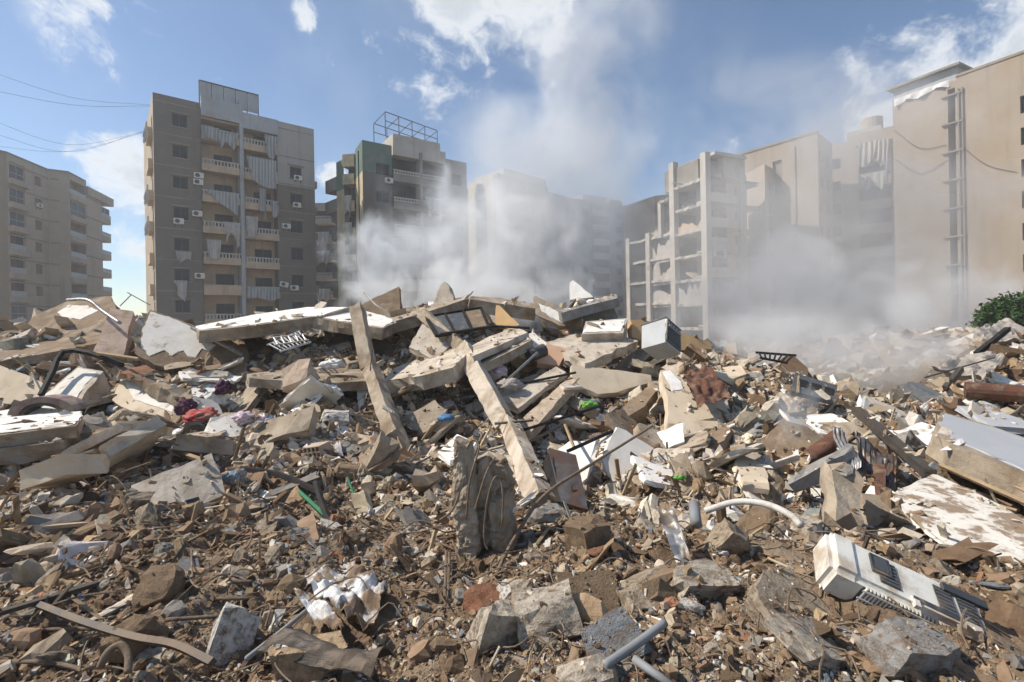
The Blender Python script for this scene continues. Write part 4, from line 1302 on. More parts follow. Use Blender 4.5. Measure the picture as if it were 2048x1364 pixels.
# ===== crest, left to right
slab('broken_wall_panel', 'brown broken wall panel with two white plaster patches on the heap at far left', 'wall panel',
     [(51, 659, 11.4), (228, 612, 11.8), (120, 673, 10.9)], [(45, 672), (51, 655), (68, 632), (137, 601), (219, 592), (232, 612), (215, 673), (120, 690), (60, 685)],
     .22, 'concrete_brown', .025, 'the brown plaster-patched panel', [[(116, 625), (137, 611), (175, 612), (198, 622), (160, 639), (125, 634)], [(65, 676), (82, 659), (102, 666), (96, 678)]])
slab('floor_slab', 'long cracked slab lying under the brown plaster-patched panel', 'concrete slab', [(0, 700, 10.2), (200, 668, 10.8), (190, 690, 10.0)],
     [(-60, 702), (0, 690), (120, 672), (210, 664), (205, 684), (100, 705), (0, 722), (-60, 730)], .18, 'concrete_brown', .03)
slab('broken_slab', 'pinkish slab fragment leaning against the heap beside the white triangular wall', 'concrete slab',
     [(186, 704, 9.8), (222, 616, 10.7), (267, 621, 10.8)], [(184, 706), (222, 616), (267, 621), (246, 716)], .25, 'pink_tile', .02, 'the leaning pinkish slab')
slab('broken_wall_panel', 'large wall panel with white plaster peeling off its brown concrete', 'wall panel',
     [(283, 700, 10.0), (300, 623, 10.7), (485, 720, 10.3)], [(272, 706), (285, 650), (300, 619), (380, 647), (492, 695), (498, 715), (482, 748), (410, 745), (307, 730)],
     .25, 'concrete_brown', .025, 'the white peeling wall panel', [[(285, 662), (302, 624), (345, 637), (380, 652), (428, 690), (420, 704), (404, 697), (392, 716), (376, 714), (366, 700), (345, 712), (330, 700), (300, 712), (283, 692)]])
rod('steel_channel', 'thin steel channel lying along the top edge of the white peeling panel', 'steel bar', [(383, 655, 10.2), (484, 710, 9.9)], .035, 'zinc', n=4)
rod('steel_channel', 'curved pale pipe arching over the brown plaster-patched panel', 'steel bar', [(135, 600, 11), (175, 600, 10.6), (205, 622, 10.4), (240, 646, 10.1)], .035, 'zinc', n=6)
slab('roof_slab', 'long white roof slab lying across the crest, rising part', 'concrete slab', [(395, 657, 10.2), (622, 634, 10.8), (615, 614, 13.2)],
     [(390, 652), (512, 628), (615, 614), (700, 614), (640, 633), (622, 634), (512, 651), (396, 662)], .25, 'concrete', .015, 'the long white roof slab', [[(394, 653), (512, 629.5), (615, 615), (695, 615), (640, 632), (620, 633), (512, 649), (398, 660)]], 'whitewash')
slab('roof_slab', 'white roof slab lying across the crest, sagging part', 'concrete slab', [(626, 635, 10.8), (770, 657, 10.3), (700, 615, 13.2)],
     [(627, 635), (645, 616), (705, 615), (775, 633), (795, 643), (765, 657), (700, 647)], .25, 'concrete', .015, None, [[(631, 634), (646, 617), (705, 616), (773, 634), (790, 642), (764, 655), (700, 645)]], 'whitewash')
slab('roof_slab', 'dark-edged slab climbing to the ridge of the heap', 'concrete slab', [(770, 650, 10.8), (936, 599, 12.2), (925, 593, 14.2)],
     [(640, 660), (770, 648), (860, 622), (936, 597), (932, 592), (850, 612), (760, 640), (650, 648)], .27, 'concrete', .025, 'the dark-edged ridge slab')
slab('roof_slab', 'slab sloping down from the ridge behind the black window frame', 'concrete slab', [(938, 598, 12.2), (1068, 615, 12.6), (1000, 594, 14.5)],
     [(938, 598), (945, 592), (1000, 596), (1070, 607), (1072, 617), (1000, 607)], .32, 'concrete', .025)
slab('broken_wall_panel', 'dark brown triangular wall panel standing upright on the crest in front of smoke', 'wall panel', [(700, 622, 13.6), (798, 574, 13.8), (800, 640, 13.2)],
     [(690, 628), (745, 598), (798, 573), (801, 640), (700, 645)], .16, 'concrete_brown', .012, 'the dark triangular panel')
slab('pointed_stone', 'pale pointed slab fragment standing upright on the ridge', 'concrete piece', [(868, 612, 13.6), (888, 563, 13.7), (908, 612, 13.4)],
     [(864, 616), (874, 585), (880, 570), (889, 562), (898, 574), (905, 592), (910, 618)], .2, 'concrete_pale', .02, 'the pale pointed fragment')
slab('broken_wall_panel', 'tan wall panel with white inner face tipped on the ridge', 'wall panel', [(1068, 593, 12.2), (1163, 637, 11.6), (1075, 640, 11.9)],
     [(1066, 594), (1072, 592), (1165, 635), (1163, 652), (1120, 653), (1072, 628)], .2, 'concrete', .015, 'the tipped white-faced panel', [[(1078, 607), (1128, 629), (1124, 646), (1084, 624)]], 'whitewash')
slab('broken_slab', 'white triangular slab piece sticking up at the end of the ridge', 'concrete slab', [(1140, 597, 13), (1143, 561, 13.2), (1185, 594, 12.8)],
     [(1139, 600), (1140, 564), (1146, 560), (1187, 594)], .15, 'whitewash', .012)
ribbed, _, _ = slab('roof_slab', 'grey ribbed slab lying flat under the white triangle at the ridge end', 'concrete slab', [(1122, 618, 12.2), (1232, 594, 12.6), (1180, 598, 14)],
     [(1115, 622), (1150, 606), (1232, 588), (1236, 596), (1170, 612), (1122, 626)], .22, 'concrete_grey', .02, 'the grey ribbed slab')
slab('broken_wall_panel', 'shaded grey wall stub under the ribbed slab at the ridge end', 'wall panel', [(1135, 616, 12.4), (1228, 606, 12.7), (1150, 660, 12)],
     [(1130, 622), (1226, 604), (1236, 640), (1240, 670), (1145, 668)], .2, 'concrete_grey', .02)
for i in range(9):
    beam('rib', None, None, (1140 + 10 * i, 619 - 2.2 * i, 12.3), (1140 + 10 * i, 629 - 2.2 * i, 12.3), .05, .08, 'concrete', jit=.006, up=(0, 1, 0), parent=ribbed)
slab('wall_block', 'white-faced wall block lying in front of the ochre wall', 'wall block', [(1165, 668, 10.2), (1255, 637, 10.8), (1246, 666, 10.2)],
     [(1164, 668), (1172, 643), (1256, 636), (1246, 666)], .3, 'concrete_pale', .01, 'the white-faced block', [[(1168, 665), (1175, 646), (1250, 640), (1242, 663)]], 'whitewash')
slab('broken_wall_panel', 'long ochre wall panel sloping down behind the oven', 'wall panel', [(1265, 640, 10.9), (1420, 690, 11), (1270, 675, 10.6)],
     [(1262, 640), (1285, 639), (1340, 657), (1420, 684), (1424, 698), (1340, 700), (1264, 674)], .2, 'ochre', .015, 'the ochre wall')
# ===== second tier
slab('floor_slab', 'straight floor slab edge jutting out below the steel grating', 'concrete slab', [(500, 750, 8.7), (767, 760, 8.8), (640, 730, 10.3)],
     [(492, 748), (640, 730), (765, 742), (770, 760), (640, 767), (500, 756)], .16, 'concrete', .015, 'the jutting floor slab')
slab('floor_slab', 'sagging floor slab rising from the crossing beams to the layered slabs', 'concrete slab', [(767, 760, 8.8), (932, 702, 9.0), (850, 688, 10.8)],
     [(765, 762), (790, 735), (925, 688), (938, 703), (905, 735), (840, 752)], .26, 'concrete_pale', .025, 'the sagging floor slab')
slab('layered_slab', 'upper of two layered slabs beside the black window frame', 'concrete slab', [(936, 700, 9.0), (1053, 668, 9.5), (1030, 654, 10.6)],
     [(930, 698), (980, 672), (1033, 654), (1056, 664), (1000, 690), (945, 712)], .12, 'concrete_pale', .015, 'the layered slabs')
slab('layered_slab', 'lower of two layered slabs beside the black window frame', 'concrete slab', [(950, 722, 8.8), (1060, 682, 9.3), (1040, 668, 10.2)],
     [(945, 716), (1050, 668), (1064, 680), (1010, 708), (958, 732)], .16, 'concrete', .02)
slab('brick_panel', 'light brick panel lying tilted beside the diagonal beam', 'brick panel', [(822, 694, 9.6), (846, 650, 10.3), (905, 692, 9.6)],
     [(818, 694), (845, 648), (905, 688), (872, 722)], .12, 'concrete_pale', .02, 'the light brick panel')
beam('concrete_beam', 'upright slim concrete post in front of the white roof slab', 'concrete beam', (714, 616, 9.8), (738, 740, 8.7), .24, .22, 'concrete', 'the upright slim post', up=(0, 1, 0), jit=.006)
beam('concrete_beam', 'slim concrete post leaning below the jutting floor slab', 'concrete beam', (742, 738, 8.6), (806, 915, 6.4), .22, .22, 'concrete', 'the leaning slim post', up=(0, 1, 0), jit=.006)
beam('concrete_beam', 'diagonal beam running down from the ridge past the black window frame', 'concrete beam', (848, 630, 10.8), (932, 702, 9.4), .24, .22, 'concrete', up=(0, 1, 0))
beam('concrete_beam', 'thick diagonal beam with a white side at the middle of the heap', 'concrete beam', (928, 698, 9.2), (1012, 852, 6.95), .26, .30, 'concrete_pale', 'the white-sided beam', up=(-.5, 1, .3), taper=.9, jit=.005)
beam('concrete_beam', 'pale squared beam slanting down to the broken column stub', 'concrete beam', (1018, 846, 6.95), (1084, 1008, 4.35), .21, .2, 'concrete_pale', 'the pale squared beam', up=(0, 1, 0), jit=.006)
slab('layered_slab', 'upper sloping slab to the side of the white-sided beam', 'concrete slab', [(1005, 800, 8.0), (1112, 735, 8.9), (1040, 815, 7.8)],
     [(1000, 798), (1112, 733), (1132, 744), (1036, 816)], .12, 'concrete_pale', .018, 'the paired sloping slabs')
slab('layered_slab', 'lower sloping slab with blocky edge beside the white-sided beam', 'concrete slab', [(1040, 848, 7.5), (1140, 755, 8.6), (1055, 862, 7.3)],
     [(1034, 846), (1140, 752), (1153, 762), (1060, 866)], .16, 'clay_block', .02)
slab('broken_wall_panel', 'cream wall panel lying behind the sloping slabs', 'wall panel', [(1145, 731, 9.2), (1302, 755, 9.2), (1196, 785, 8.8)],
     [(1142, 730), (1220, 738), (1302, 750), (1304, 764), (1233, 784), (1196, 788), (1148, 768)], .15, 'cream', .015, 'the cream wall panel')
slab('broken_wall_panel', 'peach painted wall piece leaning beside the layered slabs', 'wall panel', [(1077, 723, 9.6), (1095, 687, 9.9), (1130, 701, 9.8)],
     [(1074, 726), (1094, 686), (1134, 700), (1118, 732)], .14, 'peach', .012, 'the peach wall piece')
slab('broken_wall_panel', 'off-white wall piece next to the peach painted one', 'wall panel', [(1035, 690, 9.9), (1060, 664, 10.3), (1094, 690, 9.9)],
     [(1040, 705), (1052, 668), (1068, 666), (1096, 686), (1080, 712)], .14, 'plaster', .014)
slab('floor_slab', 'tile-covered slab sloping down below the white-faced block', 'concrete slab', [(1095, 682, 10.3), (1270, 684, 10.2), (1170, 727, 9.2)],
     [(1092, 684), (1140, 670), (1233, 667), (1274, 682), (1220, 705), (1170, 728), (1141, 714)], .2, 'concrete_pale', .03, 'the tile-covered slab')
slab('broken_slab', 'brown-stained slab tilted in front of the cream wall panel', 'concrete slab', [(1227, 832, 7.4), (1306, 767, 8.3), (1288, 812, 7.6)],
     [(1225, 834), (1262, 800), (1306, 765), (1316, 776), (1290, 812), (1240, 842)], .2, 'concrete_brown', .02, 'the brown tilted slab')
slab('broken_slab', 'big cream plastered slab leaning under the rusty sheet', 'concrete slab', [(1329, 740, 8.2), (1467, 837, 7.2), (1329, 886, 6.6)],
     [(1322, 742), (1336, 736), (1360, 750), (1399, 806), (1437, 793), (1468, 837), (1399, 866), (1328, 890), (1338, 816)], .2, 'cream', .02, 'the big cream slab', [[(1326, 745), (1340, 742), (1362, 764), (1366, 778), (1344, 782)]], 'whitewash')
slab('broken_slab', 'soil-covered slab lying below the big cream slab', 'concrete slab', [(1315, 932, 6.0), (1465, 842, 6.8), (1440, 885, 6.2)],
     [(1310, 934), (1320, 902), (1400, 872), (1468, 840), (1450, 880), (1380, 915), (1330, 940)], .18, 'concrete_brown', .025)
sheet('rusty_sheet', 'crumpled reddish rusty metal sheet lying on the cream slab', 'metal sheet', [(1366, 743, 8.0), (1417, 728, 8.1), (1463, 795, 7.2), (1395, 812, 6.9)], 'rust', .14, 3.0, jag=.02, phrase='the rusty crumpled sheet')
# ===== left, lower
slab('broken_wall_panel', 'plain cream wall panel cut off by the left edge', 'wall panel', [(-20, 725, 9.0), (89, 768, 8.6), (0, 830, 8.2)],
     [(-90, 715), (0, 731), (51, 749), (92, 768), (84, 794), (31, 822), (-90, 840)], .2, 'cream', .012, 'the plain cream panel')
slab('wall_block', 'white plastered wall block tipped inside the black bent frame', 'wall block', [(79, 798, 7.8), (157, 734, 8.6), (174, 779, 8.0)],
     [(77, 800), (110, 770), (157, 733), (204, 744), (176, 779), (154, 816), (116, 808)], .35, 'concrete_pale', .015, 'the tipped white block', [[(84, 796), (157, 737), (196, 745), (172, 768), (150, 800), (120, 800)]])
slab('wall_block', 'tan plastered block half buried beside the purple cloth', 'wall block', [(227, 798, 7.8), (246, 752, 8.4), (369, 799, 7.6)],
     [(224, 800), (244, 750), (300, 768), (372, 798), (357, 838), (253, 820)], .3, 'cream', .015, 'the tan plastered block', [[(250, 762), (300, 778), (352, 806), (345, 826), (310, 812), (268, 800)]])
beam('rubble_beam', 'rough brown beam resting along the top of the tan plastered block', 'concrete beam', (236, 736, 8.3), (374, 800, 7.5), .22, .16, 'concrete_brown', jit=.025)
rod('bent_frame', 'black bent square frame standing over the tipped white block', 'metal frame', [(82, 790, 7.6), (104, 746, 8.0), (126, 703, 8.4), (180, 706, 8.3), (245, 730, 8.1)], .045, 'black_metal', n=4, sm=2, phrase='the black bent frame')
rod('wood_plank', 'thin wooden lath across the top of the black bent frame', 'wood', [(196, 706, 8.2), (276, 718, 7.9)], .03, 'wood', n=4)
# car wing with its wheel arch
r_ = empty('car_fender', P(80, 830, 7.2), 'crushed maroon car wing with a dark wheel arch by the layered slab', 'car part')
def arch(name, px, py, d, r0, r1, wdt, m, parent):
    vs = []; nu = 18
    c = P(px, py, d)
    for i in range(nu):
        t = math.pi * (0.02 + .9 * i / (nu - 1))
        for rr_, yy in ((r0, 0), (r1, 0), (r1, wdt), (r0, wdt)):
            vs.append(tuple(c + Vector((-math.cos(t) * rr_, yy, math.sin(t) * rr_ * .55)) - Vector(parent.location)))
    mb = MB(); mb.v = vs
    for i in range(nu - 1):
        for j in range(4):
            mb.f.append((i * 4 + j, i * 4 + (j + 1) % 4, i * 4 + 4 + (j + 1) % 4, i * 4 + 4 + j))
    return mb.build(name, m, parent, smooth=False)
mat('maroon', (0.20, 0.12, 0.11), (0.26, 0.19, 0.17), 5, 0.5, 0.2, 20, stain=(.34, .28, .22), stain_amt=.4, stain_scale=5)
arch('wing_panel', 84, 832, 7.2, .36, .52, .25, 'maroon', r_)
arch('wheel_arch', 84, 832, 7.23, .28, .36, .22, 'plastic_dark', r_)
o, n, c = slab('layered_slab', 'thick white-topped slab jutting in from the left edge', 'concrete slab', [(164, 823, 6.4), (150, 850, 5.5), (0, 852, 5.5)],
     [(-90, 846), (0, 836), (60, 830), (164, 822), (162, 840), (150, 852), (0, 870), (-90, 876)], .13, 'concrete', .012, 'the white-topped slab at the left edge', [[(-88, 848), (0, 838), (60, 832), (161, 824), (159, 840), (148, 850), (0, 868), (-88, 873)]], 'whitewash')
slab('layered_slab', 'brown slab layer directly under the white-topped slab at the left edge', 'concrete slab', [(164, 852, 6.1), (150, 876, 5.4), (0, 880, 5.4)],
     [(-90, 872), (160, 850), (158, 868), (120, 884), (0, 898), (-90, 900)], .17, 'concrete', .03)
# ===== middle ground
slab('broken_slab', 'clean white plate lying flat behind the broken column stub', 'wall plate', [(877, 905, 5.4), (914, 868, 6.0), (951, 886, 5.6)],
     [(877, 904), (914, 868), (952, 885), (940, 915), (900, 920)], .06, 'whitewash', .008, 'the clean white plate')
sheet('burnt_sheet', 'blackened metal door leaf leaning beside the pale squared beam', 'metal sheet', [(1097, 894, 5.0), (1152, 907, 4.9), (1176, 1018, 4.1), (1123, 1004, 4.2)], 'burnt_metal', .02, 2.0, thick=.03, phrase='the blackened metal door')
sheet('burnt_sheet', 'dark side panel folded back from the blackened metal door', 'metal sheet', [(1078, 940, 5.4), (1099, 896, 5.0), (1124, 1004, 4.2), (1090, 1000, 4.6)], 'black_metal', .03, 2.0, thick=.02)
# column stub with rebar
r_ = empty('column_stub', P(965, 1140, 3.0), 'broken rough concrete column stub with bent rebar standing in the foreground', 'column')
def lump(name, c, rx, ry, h, seed, parent, m='concrete', lean=(0, 0)):
    nu, nv = 44, 60; vs = []
    for j in range(nv):
        t = j / (nv - 1)
        for i in range(nu):
            a = 2 * math.pi * i / nu
            k = (abs(math.cos(a)) ** 4 + abs(math.sin(a)) ** 4) ** -.25
            q = Vector((math.cos(a) * rx * k, math.sin(a) * ry * k, h * t))
            sd = Vector((seed, seed * .3, 0))
            vo = mnoise.voronoi(q * 11 + sd)[0]
            f = 1.05 + .32 * mnoise.noise(q * 5 + sd) - .55 * (.32 - min(vo[1] - vo[0], .32)) + .16 * mnoise.noise(q * 24 + sd) + .10 * mnoise.noise(q * 55)
            f *= (1 - .35 * max(0, t - .8) * 5 * .8)
            vs.append(tuple(c + Vector((q.x * f + lean[0] * t, q.y * f + lean[1] * t, h * t + .06 * mnoise.noise(q * 9) * (1 if t > .6 else 0))) - Vector(parent.location)))
    mb = MB(); mb.v = vs
    for j in range(nv - 1):
        for i in range(nu):
            mb.f.append((j * nu + i, j * nu + (i + 1) % nu, (j + 1) * nu + (i + 1) % nu, (j + 1) * nu + i))
    mb.f.append(tuple((nv - 1) * nu + i for i in range(nu)))
    return mb.build(name, m, parent)
lump('concrete_core', P(938, 1150, 3.0), .075, .09, .84, 3, r_, lean=(-.02, .05))
lump('concrete_core', P(985, 1150, 3.1), .13, .11, .76, 9, r_, lean=(.0, .05))
lump('concrete_core', P(1012, 1150, 3.0), .075, .08, .50, 17, r_, lean=(-.03, .03))
for pts in ([(930, 905, 3.0), (945, 880, 2.95), (958, 895, 2.9), (940, 960, 2.85), (932, 1040, 2.85)], [(990, 915, 3.0), (975, 940, 2.85), (960, 985, 2.82), (950, 1020, 2.82)],
            [(1010, 960, 2.9), (990, 955, 2.8), (975, 1000, 2.78), (968, 1070, 2.8), (975, 1100, 2.8)], [(1003, 960, 2.82), (1006, 1000, 2.8), (1004, 1050, 2.8)], [(918, 985, 2.9), (905, 1020, 2.85), (880, 1040, 2.85)]):
    w = spline([P(*q) - Vector(r_.location) for q in pts], 6)
    MB().tube(w, .006, 7).build('rebar', 'rebar', r_, smooth=True)
PH.append((Vector(r_.location), 'the broken column stub'))
rod('long_rebar', 'long rusty rebar rising diagonally past the broken column stub', 'rebar', [(985, 1165, 2.6), (1030, 1075, 2.9), (1090, 990, 3.4), (1180, 930, 4.2), (1305, 852, 5.6)], .013, 'rebar', phrase='the long diagonal rebar')
# ===== right
r_ = empty('metal_cabinet', P(1625, 795, 8.0), 'dark slate metal cabinet door lying in the smoky hollow edge', 'cabinet')
pl = [(1584, 782, 7.9), (1590, 747, 8.3), (1674, 772, 8.0)]
bm, n = slab_mesh([plane_hit(pl, *q) for q in [(1584, 782), (1590, 746), (1676, 771), (1668, 803)]], .08, .001, 5, 1.0)
from_bm('cabinet_body', bm, 'slate_metal', r_)
for x in (1598, 1624, 1650):
    pp = [plane_hit(pl, x + dx, 752 + (x - 1590) * .3 + dy) + n * .012 for dx, dy in ((0, 4), (18, 9), (16, 22), (-2, 17))]
    bm, _ = slab_mesh(pp, .011, .0005, 6, 1.0, 1); from_bm('door_panel', bm, 'black_metal', r_, False)
PH.append((P(1625, 775, 8.0), 'the slate metal cabinet'))
def railing(name, label, a, b, c, d, nb, m, r=.018):
    rt_ = empty(name, P(*a), label, 'railing')
    a, b, c, d = [P(*q) - Vector(rt_.location) for q in (a, b, c, d)]
    MB().tube([a, b], r * 1.4, 5).build('rail', m, rt_); MB().tube([d, c], r * 1.4, 5).build('rail', m, rt_)
    for i in range(nb):
        t = (i + .5) / nb
        MB().tube([a.lerp(b, t), d.lerp(c, t)], r, 5).build('bar', m, rt_)
    return rt_
railing('railing', 'black balcony railing poking out above the smoky hollow', (1512, 705, 9.6), (1592, 711, 9.6), (1575, 726, 9.2), (1520, 716, 9.2), 7, 'black_metal')
railing('steel_grating', 'pale steel window grating lying on the rubble under the white roof slab', (534, 690, 9.5), (600, 661, 10.0), (622, 684, 9.5), (560, 703, 9.1), 9, 'alu', .014)
railing('steel_grating', 'grey crossbar rack lying over the pale window grating', (540, 676, 9.4), (612, 668, 9.6), (618, 680, 9.4), (548, 690, 9.2), 5, 'zinc', .012)
# black window frame with panes
r_ = empty('window_frame', P(870, 668, 10), 'large black window frame with grey panes lying below the ridge', 'window frame')
wc = [(852, 634, 10.6), (962, 616, 11.2), (978, 654, 10.2), (874, 672, 9.6)]
wq = [P(*q) - Vector(r_.location) for q in wc]
for i in range(4):
    MB().bar(wq[i], wq[(i + 1) % 4], .06, .06).build('frame_bar', 'black_metal', r_)
for t in (.33, .66):
    MB().bar(wq[0].lerp(wq[1], t), wq[3].lerp(wq[2], t), .05, .05).build('frame_bar', 'black_metal', r_)
for t0, t1 in ((.03, .31), (.36, .63), (.69, .97)):
    q = [wq[0].lerp(wq[1], t0), wq[0].lerp(wq[1], t1), wq[3].lerp(wq[2], t1), wq[3].lerp(wq[2], t0)]
    MB().quad(*q).build('pane', 'slate_metal' if t0 < .5 else 'concrete_brown', r_)
PH.append((P(915, 645, 10.4), 'the black window frame'))
slab('broken_wall_panel', 'tan plank-like panel standing beside the black window frame', 'wall panel', [(985, 650, 10.8), (995, 610, 11.2), (1035, 652, 10.6)], [(988, 650), (992, 610), (1000, 612), (1040, 650), (1030, 662)], .1, 'ochre', .01)
rod('steel_bar', 'dark steel bar lying across the layered slabs', 'steel bar', [(880, 668, 9.2), (985, 652, 9.4), (1060, 656, 9.4)], .025, 'black_metal', n=4, sm=0)
# oven
def oven(px, py, d):
    rt_ = empty('oven', P(px, py, d), 'small grey oven tipped on its side on the heap', 'oven')
    rt_.rotation_euler = (R(-18), R(28), R(38))
    MB().box(-.27, .27, -.25, .25, 0, .52).build('oven_body', 'alu', rt_)
    d_ = MB().box(-.26, .26, -.275, -.251, .05, .40).build('oven_door', 'slate_metal', rt_)
    MB().box(-.20, .20, -.283, -.276, .10, .34).build('door_glass', 'glass', d_)
    MB().tube([(-.22, -.31, .375), (.22, -.31, .375)], .012, 6).build('door_handle', 'alu', d_)
    pn = MB().box(-.265, .265, -.272, -.251, .41, .51).build('control_panel', 'plastic_dark', rt_)
    for k in range(5):
        MB().tube([(-.2 + .1 * k, -.273, .46), (-.2 + .1 * k, -.295, .46)], .02, 8).build('knob', 'alu', pn)
    MB().box(-.285, .285, -.28, .27, .521, .545).build('hob_lid', 'slate_metal', rt_)
    PH.append((P(px, py, d), 'the tipped oven'))
oven(1322, 703, 9.2)
rod('antenna_rod', 'white rod standing up beside the tipped oven', 'rod', [(1331, 690, 9.0), (1334, 637, 9.0)], .02, 'pvc_white', n=6)
# twisted metal on the right
sheet('corrugated_sheet', 'brown curved metal sheet arching over rubble in front of smoke', 'metal sheet', [(1592, 962, 4.7), (1612, 898, 5.1), (1668, 858, 5.5), (1640, 950, 4.9)], 'rust', .06, 3, bend=.16, thick=.01, phrase='the brown curved sheet')
sheet('corrugated_sheet', 'pale corrugated sheet crumpled beside the brown curved sheet', 'metal sheet', [(1664, 860, 5.2), (1690, 862, 5.2), (1722, 935, 4.5), (1698, 945, 4.5)], 'zinc', .08, 4, corr=(3, .008), thick=.008, phrase='the crumpled corrugated sheets')
sheet('corrugated_sheet', 'striped corrugated sheet bent under the dark steel box bar', 'metal sheet', [(1700, 868, 5.3), (1790, 900, 5.0), (1790, 990, 4.3), (1735, 960, 4.4)], 'burnt_metal', .16, 3, corr=(7, .006), thick=.008)
sheet('corrugated_sheet', 'bent rust-edged metal strip hanging below the corrugated sheets', 'metal sheet', [(1745, 930, 4.6), (1770, 925, 4.6), (1772, 1000, 4.0), (1752, 1005, 4.0)], 'rust', .04, 4, thick=.008)
beam('steel_box_bar', 'dark steel box bar slanting above the stained white sheet', 'steel bar', (1712, 820, 5.7), (1862, 948, 4.2), .085, .085, 'dark_steel', 'the dark steel box bar', jit=.002)
beam('wood_beam', 'weathered grey beam lying below the brown curved sheet', 'wood', (1580, 975, 4.4), (1705, 905, 4.7), .10, .12, 'concrete_grey', jit=.012)
o, n, c = slab('painted_slab', 'thick concrete slab with a smooth grey painted face at the right edge', 'concrete slab', [(1890, 827, 5.3), (2060, 882, 4.7), (2060, 955, 3.9)],
     [(1884, 824), (1980, 850), (2100, 892), (2120, 985), (2040, 945), (1901, 890), (1866, 862)], .24, 'concrete', .015, 'the grey painted slab', [[(1890, 829), (1980, 856), (2098, 896), (2116, 978), (2040, 938), (1905, 880), (1880, 852)]], 'grey_paint')
slab('painted_slab', 'thin grey painted panel lying behind the larger grey slab', 'wall panel', [(1916, 811, 6.2), (1982, 816, 6.1), (1978, 850, 5.4)],
     [(1914, 811), (1982, 814), (2090, 858), (1985, 852)], .07, 'grey_paint', .01)
slab('marbled_sheet', 'big stained white board leaning over the slope at the right edge', 'board', [(1785, 987, 3.8), (1868, 948, 4.2), (2050, 1130, 2.8)],
     [(1783, 988), (1868, 946), (1915, 968), (2000, 1010), (2120, 1080), (2120, 1190), (1990, 1130), (1900, 1090), (1850, 1055)], .04, 'stained_sheet', .012, 'the stained white board')
rod('wood_plank', 'long pale timber along the edge of the grey painted slab', 'wood', [(1902, 905, 4.7), (2060, 985, 3.9)], .035, 'wood', n=4)
rod('wood_plank', 'thin pale batten below the pale timber at the right edge', 'wood', [(1880, 930, 4.4), (2060, 1010, 3.7)], .022, 'wood', n=4)
beam('concrete_post', 'upright concrete block post standing below the corrugated sheets', 'concrete block', (1678, 938, 3.9), (1686, 1052, 3.55), .20, .2, 'concrete', 'the upright block post', jit=.012, up=(.3, 1, 0))
MB_ = MB().tube([P(1930, 780, 8.2), P(2110, 792, 7.6)], .14, 14).build('rusty_cylinder', 'rust', smooth=False, center=True); tag(MB_, 'long rusty pipe lying at the right edge below the tarpaulin', 'pipe')
beam('steel_box_bar', 'black bar sticking up from the rubble near the green tree', 'steel bar', (1952, 708, 11), (2016, 658, 11.5), .10, .10, 'black_metal', jit=.003)
beam('steel_box_bar', 'dark bar propped against the pale tarpaulin', 'steel bar', (1890, 778, 8.6), (1922, 738, 9.0), .07, .10, 'dark_steel', jit=.003)
sheet('tarpaulin', 'pale crumpled tarpaulin draped over rubble at the right', 'tarpaulin', [(1860, 745, 9.3), (1930, 705, 10.4), (2010, 720, 10.2), (1960, 765, 8.8)], 'cloth_grey', .22, 2.0, phrase='the pale tarpaulin')
sheet('tarpaulin', 'grey roof sheet lying under the green tree', 'tarpaulin', [(1940, 668, 13), (2010, 640, 14), (2110, 680, 13), (2040, 690, 12)], 'cloth_grey', .25, 1.6)
